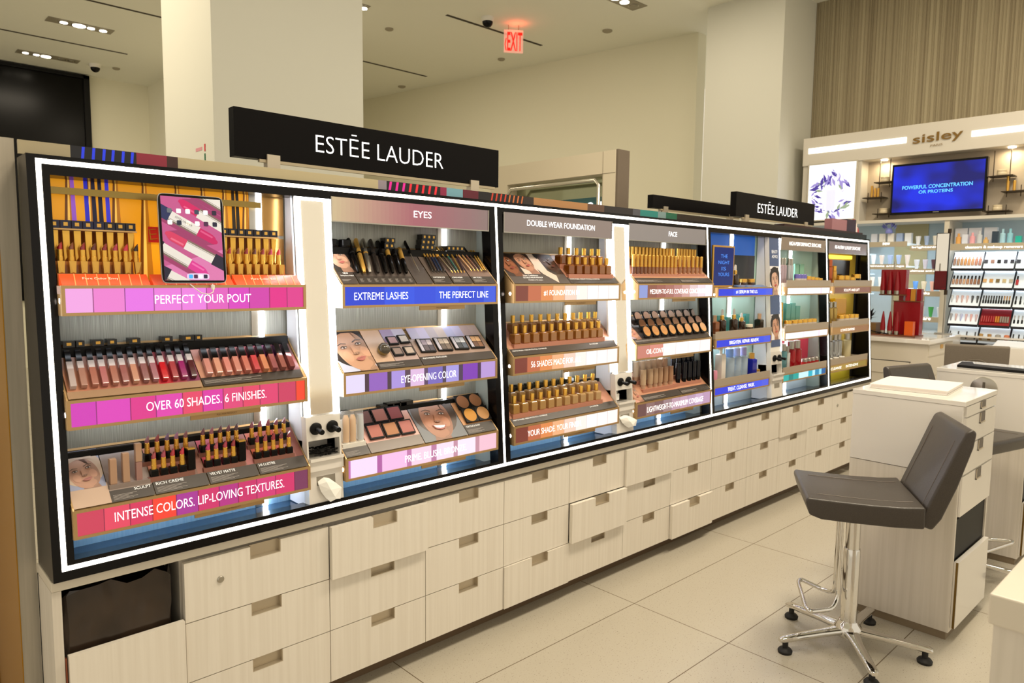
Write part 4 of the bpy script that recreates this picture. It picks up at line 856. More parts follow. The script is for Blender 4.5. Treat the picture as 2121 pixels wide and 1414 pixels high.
# --- eye shelf b
tray_card(2, 'b', .004, .004, .142, .186, skin='#e0b89c', hair='#241a16', lip='#b06860', bg='#c0c4dc', cx=.085, cy=.100, s=.095, rot=.22)
panel(2, 'b', .146, .224, .004, .186, '#c8a890', lines=0); panel(2, 'b', .146, .330, .003, .034, GR, h=.0008, lines=4); panel(2, 'b', .333, .686, .003, .042, GR, h=.0008, lines=0)
swatch_strip(2, 'b', ['#9c8cb0', '#b8b4cc'], .226, .330, .124, .186); panel(2, 'b', .226, .330, .034, .124, '#b49c98'); panel(2, 'b', .333, .686, .042, .130, '#9c8478'); swatch_strip(2, 'b', ['#a8a4c4', '#b0aad0', '#a89ca4', '#b8a8a0', '#a8a8cc', '#b4b0d0', '#b09c9c', '#b8a4a0'], .345, .686, .130, .186)
ttext(2, 'b', 'MULTI-FINISHES. MULTI-LOOKS', .345, .030, .11, .007)
def pal(cols_, w, h, lid):
    ms = [BLACKM]+[P('pan_'+c, c, .6) for c in cols_]+[P('pale_mirror', '#b9b6c4', .15)]
    mb = MB().box(-w/2, 0, 0, w/2, h, .006); base = mb.mesh('tray', ms[0], bev=.0008); pans = MB()
    x0 = -w/2+(.018 if lid else .004); n = 2 if len(cols_) == 4 else 1
    for i, c in enumerate(cols_):
        a, b = i % n, i//n; pw = (w/2-.004-x0)/n; ph = (h-.010)/max(1, n)
        pans.box(x0+a*pw+.001, .005+b*ph+.001, .006, x0+(a+1)*pw-.001, .005+(b+1)*ph-.001, .0068, i)
    out = [('tray', base), ('pans', pans.mesh('pans', ms[1:1+len(cols_)]))]
    if lid: out.append(('mirror', MB().box(-w/2+.003, .004, .006, x0-.002, h-.004, .0068).mesh('mirror', ms[-1])))
    return out
for k, cs in enumerate([['#4c4048', '#3c3440', '#9c90a0', '#c0b4bc'], ['#544840', '#6c5c50', '#b8a898', '#c8b8a8'], ['#343a44', '#505868', '#a8acb8', '#c4c8d0'], ['#5c3c2c', '#7c5438', '#b89068', '#c8a078']]):
    product('quad%d' % k, 'eyeshadow_palette', pal(cs, .068, .066, True))
    place('quad%d' % k, TM(2, 'b', .385+k*.0805, .058, .002, 0, -.06), 'open four-shade eyeshadow palette, %s' % ['mauve and grey, leftmost', 'taupe, second in line', 'slate grey, third in line', 'warm brown, rightmost'][k], 'eyeshadow palette', 'eyeshadow palettes')
for k, (u, v, c, nm) in enumerate([(.255, .112, '#b8949c', 'rose, upper left'), (.305, .116, '#d4ccc8', 'pearl, upper right'), (.250, .059, '#7c6860', 'taupe, lower left'), (.302, .059, '#a8988c', 'beige, lower right')]):
    product('single%d' % k, 'single_eyeshadow', pal([c], .042, .040, False)); place('single%d' % k, TM(2, 'b', u, v-.006, .002), 'single eyeshadow pan, %s of the block of four' % nm, 'eyeshadow', 'single eyeshadows')
product('dome', 'cream_pot', [('pot', MB().lathe([(.018, 0), (.022, .008), (.022, .016)], 22).mesh('p', P('bronze_glass', '#7c6838', .1), smooth=.5)), ('lid', MB().lathe([(.0225, .016), (.021, .026), (.012, .033), (.002, .035)], 22).mesh('l', P('smoke_lid', '#4c463c', .08), smooth=1))])
place('dome', TM(2, 'b', .192, .080, .001), 'rounded bronze pot beside the single eyeshadows', 'cream pot')
# --- eye shelf c
panel(2, 'c', .004, .100, .004, .040, GR, h=.0008, lines=5); panel(2, 'c', .004, .100, .040, .186, '#e8dcd0'); panel(2, 'c', .103, .330, .004, .046, '#7a6e66', lines=0); panel(2, 'c', .103, .330, .046, .186, '#d8a498'); panel(2, 'c', .540, .686, .004, .050, GR, h=.0008, lines=5); panel(2, 'c', .540, .686, .050, .186, '#c08c60')
tray_card(2, 'c', .333, .004, .537, .186, skin='#c08c70', hair='#4a3c34', lip='#a05048', bg='#6a6e74', cx=.435, cy=.105, s=.095, rot=-.12, smile=True)
ttext(2, 'c', 'CONTOUR & GLOW', .548, .036, .07, .008)
for k, (u, v, c, nm) in enumerate([(.150, .054, '#b0685a', 'front left, rose'), (.2165, .053, '#b07850', 'front middle, tan'), (.282, .052, '#b06a60', 'front right, pink'), (.135, .118, '#6c4844', 'rear left, plum brown'), (.200, .119, '#a0665c', 'rear middle, dusty rose'), (.265, .119, '#8c4448', 'rear right, berry')]):
    product('blush%d' % k, 'blush_compact', pal([c], .060, .060, False)); place('blush%d' % k, TM(2, 'c', u, v, .003, .10), 'square blush compact, %s' % nm, 'blush', 'square blushes')
def compact(c1, c2=None, r=.027):
    mb = MB().box(-r-.003, 0, 0, r+.003, 2*r+.006, .006); pan = MB(); n = 28
    e = ell(0, r+.003, r, r, n); pan.poly([(x, y, .0066) for x, y in e], 0)
    if c2:
        lo = clip(e, -1, -1, 1, r*.75); pan.poly([(x, y, .0069) for x, y in lo], 1)
    return [('tray', mb.mesh('tray', BLACKM, bev=.0008)), ('pan', pan.mesh('pan', [P('powder_'+c1, c1, .6), P('powder_'+(c2 or c1), c2 or c1, .6)]))]
for k, (u, v, c, nm) in enumerate([(.590, .054, '#c08428', 'front left, golden'), (.656, .054, '#b0804c', 'front right, honey'), (.590, .120, '#8c5c38', 'rear left, brown'), (.656, .120, '#946440', 'rear right, bronze')]):
    product('bronz%d' % k, 'bronzer_compact', compact(c, None, .029)); place('bronz%d' % k, TM(2, 'c', u, v, .003, .12), 'round bronzer compact, %s' % nm, 'bronzer', 'round bronzers')
product('tube_inv', 'primer_tube', [('cap', MB().lathe([(.010, 0), (.0105, .004)], 16).mesh('c', WHITE)), ('tube', MB().lathe([(.0115, .004), (.0125, .05), (.0115, .085), (.007, .097)], 16).mesh('t', P('nude_cream', '#d8b898', .25), smooth=.6))])
product('tube_wht', 'primer_tube', [('cap', MB().lathe([(.010, 0), (.0105, .006)], 16).mesh('c', WHITE)), ('tube', MB().lathe([(.012, .006), (.0125, .05), (.011, .094)], 16).mesh('t', P('clear_tube', '#c8ccd0', .12), smooth=.6))])
for k, u in enumerate((.028, .054, .085)):
    place('tube_inv' if k < 2 else 'tube_wht', Matrix.Translation(stand(2, 'c', u, .062, .024)), ['left nude', 'right nude', 'clear grey'][k]+' primer tube standing at the left end of the blush shelf', 'primer tube', 'primer tubes')
step(2, 'c', .008, .098, .062, .026, WHITE); MB().box(.06, .022, ROW['c'][1]+.05, .15, .0235, ROW['c'][1]+.155).build('clear_stand', CLEAR, SHELF[2, 'c'])
ledge(2, 'c', .004, .686)
for k in range(4): box(.055+.245+k*.03, .116, ROW['c'][1]+DZ+.002, .055, .03, .012+.004*(k % 2), 'black compact carton stacked behind the blush shelf, %s from the left' % ORD[k], 'compact cartons', '#14100e', False)
for k in range(3): box(.055+.03+k*.025, .116, ROW['c'][1]+DZ+.002, .022, .03, .009, 'flat black carton behind the primer tubes, %s from the left' % ORD[k], 'primer cartons', '#0e0e10', False)

# --- foundation bottles
def bottle(name='foundation_bottle'):
    return [('bottle', MB().lathe([(.0165, 0), (.0175, .003), (.0175, .036), (.015, .041), (.008, .043)], 4, None, 0, True).mesh('b', gl('#a06a34', .06), bev=.0015)), ('cap', MB().lathe([(.0095, .044), (.0098, .073), (.009, .075)], 20).mesh('c', GOLD, smooth=.5))]
product('fbottle', 'foundation_bottle', bottle())
def shades(a, b, n): return [mixc(a, b, k/(n-1)) for k in range(n)]
def brow(m, r, us, v, a, b, nm, cat='foundation bottle', key='fbottle', d=.035, part='bottle', grp='foundation bottles'):
    for k, (u, c) in enumerate(zip(us, shades(a, b, len(us)))):
        place(key, Matrix.Translation(stand(m, r, u, v, d)), '%s, %s from the left' % (nm, ORD[k]), cat, grp, {part: gl(c, .08)})
    x = (stand(m, r, us[0], v, d).x-T(m, r, us[0], v).x); step(m, r, us[0]+x-.024, us[-1]+x+.024, v, d+.002)
F3 = [.058, .113, .168, .224, .277, .332, .384, .438, .491, .545, .594]
brow(3, 'a', [.380, .432, .485, .537, .591, .638], .062, '#7a4210', '#885420', 'dark amber gold capped bottle, front row of the top foundation shelf')
brow(3, 'a', [.372, .425, .478, .530, .584, .632], .125, '#6c3a0c', '#7a480c', 'dark amber gold capped bottle, rear row of the top foundation shelf')
brow(3, 'b', F3, .068, '#8c581c', '#986830', 'amber gold capped bottle, front row of the middle foundation shelf')
brow(3, 'b', [u+.028 for u in F3], .128, '#8c5c28', '#9a7040', 'amber gold capped bottle, rear row of the middle foundation shelf')
F3c = [.044, .096, .151, .202, .255, .305, .359, .412, .466, .519, .574]
brow(3, 'c', F3c, .064, '#a47c44', '#b49264', 'beige gold capped bottle, front row of the bottom foundation shelf')
brow(3, 'c', [u+.024 for u in F3c], .124, '#a88450', '#bc9c74', 'beige gold capped bottle, rear row of the bottom foundation shelf')
for r_ in 'abc':
    u0 = .348 if r_ == 'a' else .006
    panel(3, r_, u0, .682, .003, .040, GR, h=.0008, lines=0); panel(3, r_, u0, .682, .040, .184, '#b8836c')
    ttext(3, r_, 'MATTE FINISH. MEDIUM-TO-FULL COVERAGE', u0+.012, .026, .20, .006)
    if r_ != 'a': ttext(3, r_, '24 HOUR', .50, .026, .06, .006)
panel(3, 'a', .004, .346, .003, .186, '#574e4c')
tray_card(3, 'a', .006, .045, .105, .186, skin='#a0684a', hair='#2c1a12', lip='#8c4438', bg='#3c302c', cx=.045, cy=.120, s=.062, rot=.35)
tray_card(3, 'a', .106, .060, .200, .186, skin='#d8a890', hair='#3c2a22', lip='#b05c54', bg='#d8c4b8', cx=.150, cy=.135, s=.058, rot=.3)
tray_card(3, 'a', .235, .060, .344, .186, skin='#4c3024', hair='#1c1410', lip='#5c3028', bg='#3a3230', cx=.300, cy=.135, s=.062, rot=.4)
card('pale_shape', SHELF[3, 'a'], [([(.20, .186), (.25, .186), (.255, .08), (.29, .05), (.275, .005), (.215, .06), (.195, .10)], '#d8c4b8')], lambda x, y, h: T(3, 'a', x, y, h+.0004))
ttext(3, 'a', 'Your Confidence', .085, .046, .09, .008); ttext(3, 'a', 'DOUBLE WEAR MAKEUP', .08, .033, .115, .008); ttext(3, 'a', 'Available in 56 shades', .10, .020, .085, .006)
ledge(3, 'c', .02, .68)
for k in range(8): box(.832+.10+k*.06, .117, ROW['c'][1]+DZ+.002, .036, .03, .016, 'dark carton behind the bottom foundation row, %s from the left' % ORD[k], 'foundation cartons', '#1a2018', False)
# --- FACE bay
product('conceal', 'concealer_wand', [('tube', MB().lathe([(.0085, 0), (.0085, .034), (.006, .035)], 14).mesh('t', gl('#b07850', .15), smooth=.5)), ('cap', MB().lathe([(.0092, .035), (.0092, .092), (.008, .094)], 14).mesh('c', GOLDM, smooth=.5)), ('ring', MB().lathe([(.0095, .040), (.0095, .042)], 14).mesh('r', GOLD))])
brow(4, 'a', [.026+k*.0325 for k in range(12)], .068, '#5c3018', '#c08c5c', 'gold capped concealer wand in the long front row', 'concealer', 'conceal', .019, 'tube', 'concealer wands')
brow(4, 'a', [.428+k*.041 for k in range(6)], .072, '#8c5830', '#a87850', 'gold capped concealer wand in the short front row', 'concealer', 'conceal', .019, 'tube', 'concealer wands')
brow(4, 'a', [.042+k*.0295 for k in range(14)], .128, '#5c3018', '#b08458', 'gold capped concealer wand in the long rear row', 'concealer', 'conceal', .019, 'tube', 'concealer wands')
brow(4, 'a', [.478+k*.0265 for k in range(7)], .132, '#8c5830', '#a87850', 'gold capped concealer wand in the short rear row', 'concealer', 'conceal', .019, 'tube', 'concealer wands')
panel(4, 'a', .006, .38, .003, .040, GR, h=.0008, lines=4); panel(4, 'a', .383, .674, .003, .040, GR, h=.0008, lines=4); panel(4, 'a', .006, .674, .040, .184, '#b48468')
PW = [shades('#b47c44', '#c89c74', 8), shades('#7c4c24', '#b89484', 8), shades('#b89078', '#a89890', 8)]
for r_ in range(3):
    for k in range(8):
        key = 'powder%d_%d' % (r_, k); product(key, 'powder_compact', compact(PW[r_][k], mixc(PW[r_][k], '#e0a048', .35), .0265)); place(key, TM(4, 'b', .126+k*.0735+r_*.012, .036+r_*.050, .006, .35), 'round powder compact in a black case, %s from the left in the %s row' % (ORD[k], ['front', 'middle', 'rear'][r_]), 'powder compact', 'powder compacts')
panel(4, 'b', .006, .674, .003, .036, GR, h=.0008, lines=3); panel(4, 'b', .080, .674, .036, .184, '#3a2f2b'); tray_card(4, 'b', .006, .030, .076, .150, skin='#c89880', hair='#4a3a34', lip='#a85c50', bg='#a08c98', cx=.04, cy=.09, s=.05, rot=.3)
product('ctube', 'foundation_tube', [('cap', MB().lathe([(.0125, 0), (.013, .020)], 16).mesh('c', P('clear_cap', '#b89478', .1))), ('tube', MB().lathe([(.015, .020), (.016, .06), (.015, .085), (.0155, .095), (.0155, .098)], 16).mesh('t', gl('#b8946c', .15), smooth=.5))])
product('btube', 'foundation_tube', [('cap', MB().lathe([(.0125, 0), (.013, .02)], 16).mesh('c', BLACK)), ('tube', MB().lathe([(.0145, .02), (.015, .06), (.0145, .10), (.0145, .106)], 16).mesh('t', P('navy_tube', '#0a0c18', .15), smooth=.5))])
brow(4, 'c', [.129, .187, .230, .272, .320, .367], .078, '#c0a484', '#a87c5c', 'frosted beige tube in the front row beside the black tubes', 'foundation tube', 'ctube', .032, 'tube', 'frosted tubes')
brow(4, 'c', [.120, .170, .220, .270, .320, .370], .132, '#c8b49c', '#b08c70', 'frosted beige tube in the rear row beside the black tubes', 'foundation tube', 'ctube', .032, 'tube', 'frosted tubes')
for r_ in range(2):
    us = [.440, .497, .545, .590, .632] if r_ == 0 else [.450, .495, .540, .585, .630]
    for k, u in enumerate(us): place('btube', Matrix.Translation(stand(4, 'c', u, (.080, .134)[r_], .031)), 'black tube, %s from the left in the %s row beside the frosted tubes' % (ORD[k], ['front', 'rear'][r_]), 'foundation tube', 'black tubes')
    step(4, 'c', us[0]-.060, us[-1]+.008, (.080, .134)[r_], .033)
panel(4, 'c', .074, .40, .003, .042, GR, h=.0008, lines=4); panel(4, 'c', .403, .674, .003, .042, GR, h=.0008, lines=4); panel(4, 'c', .074, .674, .042, .184, '#b88468'); tray_card(4, 'c', .006, .004, .072, .10, skin='#d0a088', hair='#8c5c4c', lip='#a85c50', bg='#c89484', cx=.04, cy=.06, s=.05, rot=.3)

# --- skincare bays (flat shelves)
def skb(rb, hb, rc, hc, sq, bmat, cmat, pump=None):
    n = 4 if sq else 16
    out = [('bottle', MB().lathe([(rb*.92, 0), (rb, .004), (rb, hb-.006), (rb*.6, hb)], n, None, 0, sq).mesh('b', bmat, smooth=.5)), ('cap', MB().lathe([(rc, hb), (rc, hb+hc-.002), (rc*.85, hb+hc)], n if sq else 14).mesh('c', cmat, smooth=.5))]
    return out
AMB = gl('#2a1608', .06)
product('amber', 'serum_bottle', skb(.022, .075, .011, .022, False, AMB, GOLDM)+[('dropper', MB().lathe([(.007, .098), (.006, .125), (.003, .13)], 12).mesh('d', P('pearl_bulb', '#d4ccc4', .2), smooth=.6))])
product('brownb', 'serum_bottle', skb(.018, .07, .012, .035, True, gl('#7c4424', .08), P('tan_cap', '#b08c6c', .3)))
product('jar', 'cream_jar', [('jar', MB().lathe([(.024, 0), (.026, .004), (.026, .024), (.022, .027)], 20).mesh('j', gl('#3c2818', .08), smooth=.5)), ('lid', MB().lathe([(.0235, .027), (.0235, .045), (.021, .047)], 20).mesh('l', GOLDM, smooth=.5))])
product('tall', 'lotion_bottle', skb(.024, .13, .017, .05, False, P('lotion_blue', '#a9bcd0', .12), P('lotion_cap', '#9fb4e0', .2)))
product('pump', 'pump_bottle', skb(.022, .15, .010, .022, True, P('lotion_white', '#e8e0d8', .2), WHITE)+[('nozzle', MB().box(-.028, -.006, .172, .010, .006, .184).mesh('n', WHITE))])
product('bluebtl', 'serum_bottle', skb(.020, .085, .016, .030, True, P('royal_blue_glass', '#1c24a0', .08), GOLDM))
product('redbtl', 'lotion_bottle', skb(.026, .115, .018, .05, False, P('red_glass', '#9c1420', .08), STEEL))
product('tin', 'cream_jar', [('jar', MB().lathe([(.022, 0), (.024, .004), (.024, .02)], 20).mesh('j', P('jar_white', '#cfc6bc', .15), smooth=.5)), ('lid', MB().lathe([(.0245, .02), (.0245, .038), (.022, .040)], 20).mesh('l', GOLD, smooth=.5))])
product('silv', 'lotion_bottle', skb(.020, .11, .014, .04, False, P('silver_bottle', '#b4b8bc', .15, .5), STEEL))
product('gtube', 'gold_bottle', skb(.015, .12, .013, .05, False, GOLDM, GOLD))
def fz(r, m=0): return ROWF[r]+(.0245 if m != 5 or r != 'a' else .001)
X5, X6, X7 = MOD[5][0], MOD[6][0], MOD[7][0]
# 5a : screen, serum, jars
MB().box(X5, .131, 1.43, X5+.64, .1336, 1.735).build('blue_photo_panel', P('blue_photo', '#1e5fc0', .3, 0, .35), SHELF[5, 'a'])
MB().box(X5+.26, .128, 1.43, X5+.64, .131, 1.60).build('smoked_panel', P('smoked_blue', '#23242c', .2), SHELF[5, 'a'])
fs = thing('display_screen', 'gold framed dark blue screen reading THE NIGHT', 'screen', (X5+.145, .052, fz('a', 5))); fs.rotation_euler = (0, 0, 0)
MB().box(-.115, 0, 0, .115, .012, .235).build('frame', GOLDM, fs, bev=.002)
MB().box(-.105, -.0008, .010, .105, -.0001, .225).build('panel', P('night_screen', '#0a1a5a', .15, 0, .7), fs)
for s_, z in (('THE', .165), ('NIGHT', .130), ('IS', .095), ('YOURS', .062)): text(s_, 'lettering', (-.012*len(s_), -.001, z), (1, 0, 0), (0, 0, 1), .024*len(s_), .020, P('blue_print', '#3c78d8', .4, 0, .8), fs)
place('amber', TR(X5+.325, .08, fz('a', 5)), 'brown serum bottle with dropper beside the gold framed screen', 'serum bottle')
for k, x in enumerate((.435, .53)): place('jar', TR(X5+x, .088, fz('a', 5)), 'brown cream jar with gold lid, %s of the pair under the blue picture' % ['left', 'right'][k], 'cream jar')
MB().prism([(.012, fz('a', 5)-.001), (.05, fz('a', 5)+.012), (.05, fz('a', 5)-.001)], 'x', X5+.26, X5+.60).build('blue_ramp', P('blue_ramp', '#4a6a9c', .2), SHELF[5, 'a'])
# 5b
for k, (key, x, nm) in enumerate([('brownb', .075, 'brown square bottle with tan cap'), ('amber', .155, 'dark round serum bottle'), ('amber', .285, 'dark dropper bottle'), ('amber', .375, 'smaller dark dropper bottle'), ('brownb', .590, 'dark square bottle with gold cap')]):
    place(key, TR(X5+x, .055, fz('b')) @ Matrix.Diagonal((1.15, 1.1, (1.0, 1.05, 1.05, .85, .95)[k], 1)), nm+', %s from the left on the middle blue shelf' % ORD[k], 'serum bottle', None, {'bottle': gl('#201408', .06)} if k == 4 else None)
place('jar', TR(X5+.48, .06, fz('b')) @ Matrix.Diagonal((.9, .9, .8, 1)), 'small dark jar with pale lid between the dropper and the square bottle', 'cream jar', None, {'lid': P('cream_lid', '#d8ccb4', .3)})
for k, x in enumerate((.03, .20, .31, .40, .48, .53)): box(X5+x, .115, fz('b'), .042, .03, .085+.012*(k % 2), 'aqua carton behind the serum bottles, %s from the left' % ORD[k], 'aqua cartons on the middle blue shelf', '#5cb4b4', False)
# 5c
place('pump', TR(X5+.155, .055, fz('c')), 'tall white pump bottle on the bottom blue shelf', 'pump bottle')
for k, x in enumerate((.270, .350, .425)): place('tall', TR(X5+x, .065, fz('c')) @ Matrix.Diagonal((1.3, 1.3, .95, 1)), 'pale blue lotion bottle, %s from the left on the bottom blue shelf' % ORD[k], 'lotion bottle', 'pale blue lotion bottles', {'cap': P('lotion_cap%d' % k, ['#7fa4e8', '#b4c0f0', '#a8a4dc'][k], .2)})
place('bluebtl', TR(X5+.505, .05, fz('c')) @ Matrix.Diagonal((1.25, 1.2, 1.15, 1)), 'royal blue bottle with gold cap on the bottom blue shelf', 'serum bottle')
place('tin', TR(X5+.585, .06, fz('c')) @ Matrix.Diagonal((1, 1, .6, 1)), 'small gold lidded tin right of the royal blue bottle', 'cream jar')
box(X5+.06, .11, fz('c'), .09, .03, .14, 'grey green carton behind the white pump bottle', None, '#8fa9a0', False)
tag(MB().lathe([(.022, 0), (.022, .05), (.02, .06)], 16, TR(X5+.075, .05, fz('c'))).build('pink_pot', P('pink_pot', '#d88ca4', .2), smooth=.5), 'small pink pot left of the white pump bottle', 'pot')
# 6a
for k, x in enumerate((.02, .055, .09, .15, .185)): place('silv', TR(X6+x, .065, fz('a')) @ Matrix.Diagonal((.8, .8, 1.05, 1)), 'slim silvery bottle, %s from the left on the high-performance top shelf' % ORD[k], 'lotion bottle', 'slim silvery bottles', {'bottle': P('mauve_silver', '#b09ca4', .15, .4)} if k < 3 else None)
for k, x in enumerate((.24, .285, .325)): place('tin', TR(X6+x, .045, fz('a')) @ Matrix.Diagonal((.9, .9, 1.4, 1)), 'pale jar with violet lid, %s of the three by the silvery bottles' % ORD[k], 'cream jar', 'violet lidded jars', {'lid': P('violet_lid', '#6c64b4', .25)})
for k, x in enumerate((.40, .46, .52, .575)): place('tin', TR(X6+x, .05, fz('a')) @ Matrix.Diagonal((1, 1, 1.1-.1*k, 1)), 'pink jar with gold lid, %s from the left on the high-performance top shelf' % ORD[k], 'cream jar', 'gold lidded pink jars', {'jar': P('pink_jar', '#c89090', .15)})
for k, x in enumerate((.26, .345, .42)): box(X6+x, .115, fz('a'), .06, .03, .125, 'green carton behind the gold lidded jars, %s from the left' % ORD[k], 'green cartons', '#7cae94', False)
# 6b
for k, x in enumerate((.04, .075)): place('gtube', TR(X6+x, .07, fz('b')) @ Matrix.Diagonal((1.1, 1.1, .95, 1)), '%s slim gold bottle at the left end of the teal carton shelf' % ['outer', 'inner'][k], 'gold bottle', 'slim gold bottles')
for k, x in enumerate((.13, .215, .285, .36, .43, .50)): place('tin', TR(X6+x, .045, fz('b')) @ Matrix.Diagonal((1.1, 1.1, 1.1, 1)), 'gold lidded jar in front of the teal cartons, %s from the left' % ORD[k], 'cream jar', 'gold lidded jars by the teal cartons')
for k, x in enumerate((.15, .25, .32, .39)): box(X6+x, .115, fz('b'), .062, .03, .15-.02*(k == 3), 'teal carton on the middle high-performance shelf, %s from the left' % ORD[k], 'teal cartons', '#6fb8b0', False)
# 6c
MB().box(X6+.02, .131, .86, X6+.64, .1336, 1.06).build('red_photo_panel', P('red_photo', '#a8283c', .3, 0, .35), SHELF[6, 'c'])
place('tall', TR(X6+.10, .055, fz('c')) @ Matrix.Diagonal((1.4, 1.2, .9, 1)), 'grey teal bottle beside the red bottles', 'lotion bottle', None, {'bottle': P('teal_glass', '#5c8c94', .1), 'cap': STEEL})
place('tall', TR(X6+.165, .06, fz('c')) @ Matrix.Diagonal((1, 1, .8, 1)), 'pale tube between the grey teal and the red bottles', 'lotion bottle', None, {'bottle': P('pale_tube', '#cfd4d4', .2), 'cap': STEEL})
for k, x in enumerate((.225, .31)): place('redbtl', TR(X6+x, .06, fz('c')) @ Matrix.Diagonal((1.4, 1.2, 1.05, 1)), 'red bottle with silver cap, %s of the pair' % ['left', 'right'][k], 'lotion bottle', 'red bottles')
for k, x in enumerate((.405, .465, .525, .585)): place('tin', TR(X6+x, .05, fz('c')) @ Matrix.Diagonal((.95, .95, 1.1, 1)), 'red jar with silver lid, %s from the left' % ORD[k], 'cream jar', 'red jars', {'jar': P('red_jar', '#a82424', .12), 'lid': STEEL})
# 7
place('gtube', TR(X7+.05, .06, fz('a')) @ Matrix.Diagonal((1.5, 1.5, .95, 1)), 'rose gold bottle at the left end of the top gold shelf', 'gold bottle', None, {'bottle': P('rose_gold', '#b8603c', .25, .7), 'cap': P('rose_gold')})
place('gtube', TR(X7+.13, .06, fz('a')) @ Matrix.Diagonal((1.3, 1.3, .7, 1)), 'slim gold bottle right of the rose gold one', 'gold bottle')
for k, x in enumerate((.22, .32, .42)): place('tin', TR(X7+x, .05, fz('a')) @ Matrix.Diagonal((1.3, 1.2, 1.3-.3*(k == 2), 1)), 'gold jar on the top gold shelf, %s from the left' % ORD[k], 'cream jar', 'gold jars on the top gold shelf', {'jar': GOLDM})
place('tin', TR(X7+.53, .06, fz('a')) @ Matrix.Diagonal((1.6, 1.3, 1.6, 1)), 'large black jar with gold lid on the top gold shelf', 'cream jar', None, {'jar': BLACK})
MB().box(X7+.15, .130, 1.43, X7+.58, .1336, 1.60).build('dark_photo_panel', P('dark_photo', '#2c2018', .2), SHELF[7, 'a'])
MB().box(X7+.02, .124, 1.61, X7+.60, .1336, 1.635).build('gold_light', P('gold_lightbar', '#f0d040', .4, 0, 2.2), SHELF[7, 'a'])
for k, x in enumerate((.04, .10, .17)): place('silv', TR(X7+x, .06, fz('b')), 'silver gold bottle, %s from the left on the middle gold shelf' % ORD[k], 'lotion bottle', 'bottles on the middle gold shelf', {'bottle': P('pale_gold_bottle', '#b49a58', .15, .6)})
for k, x in enumerate((.25, .34, .43, .51)): place('tin', TR(X7+x, .045, fz('b')) @ Matrix.Diagonal((1.1, 1.1, 1.3, 1)), 'gold and white jar on the middle gold shelf, %s from the left' % ORD[k], 'cream jar', 'jars on the middle gold shelf')
box(X7+.36, .11, fz('b'), .20, .035, .17, 'bright yellow gold carton in the middle of the narrow gold bay', None, '#e0a810', False)
for k, x in enumerate((.06, .15, .24, .31)): place('silv', TR(X7+x, .075, fz('c')) @ Matrix.Diagonal((1.5, 1.3, 1.25, 1)), 'grey lotion bottle, %s from the left on the bottom gold shelf' % ORD[k], 'lotion bottle', 'grey bottles on the bottom gold shelf')
for k, x in enumerate((.06, .17, .27)): place('tin', TR(X7+x, .03, fz('c')) @ Matrix.Diagonal((1, .8, .5, 1)), 'low white tin in front of the grey bottles, %s from the left' % ORD[k], 'cream jar', 'low tins on the bottom gold shelf', {'lid': WHITE})
place('silv', TR(X7+.45, .07, fz('c')) @ Matrix.Diagonal((1.9, 1.5, 1.2, 1)), 'large cream bottle at the right of the bottom gold shelf', 'lotion bottle', None, {'bottle': P('cream_bottle', '#cfc49c', .2)})
# things lying on top of the far end of the case
zt = 1.7995
tag(MB().box(3.35, .10, 1.765, 4.64, .17, 1.815).build('dark_tray', P('maroon_tray', '#2c0810', .25)), 'long dark maroon tray on top of the far end of the display case', 'tray')
tag(MB().box(4.10, .11, 1.816, 4.36, .165, 1.895).build('pink_carton', P('dusty_pink', '#9c6c74', .4)), 'dusty pink carton on the maroon tray', 'box')
tag(MB().box(4.365, .11, 1.816, 4.53, .165, 1.905).build('plum_carton', P('plum_box', '#2c1c34', .3)), 'dark plum carton right of the dusty pink one', 'box')
for k, (x, c, h) in enumerate([(4.555, '#9c2c34', .10), (4.60, '#e4d8d0', .07), (4.63, '#b04048', .04)]):
    tag(MB().lathe([(.014, 0), (.014, h*.6), (.009, h*.65), (.009, h)], 14, TR(x, .14, 1.816)).build('small_bottle', P('btl'+c, c, .25), smooth=.5), ['red topped', 'white', 'short red'][k]+' bottle at the far end of the maroon tray', 'bottle')

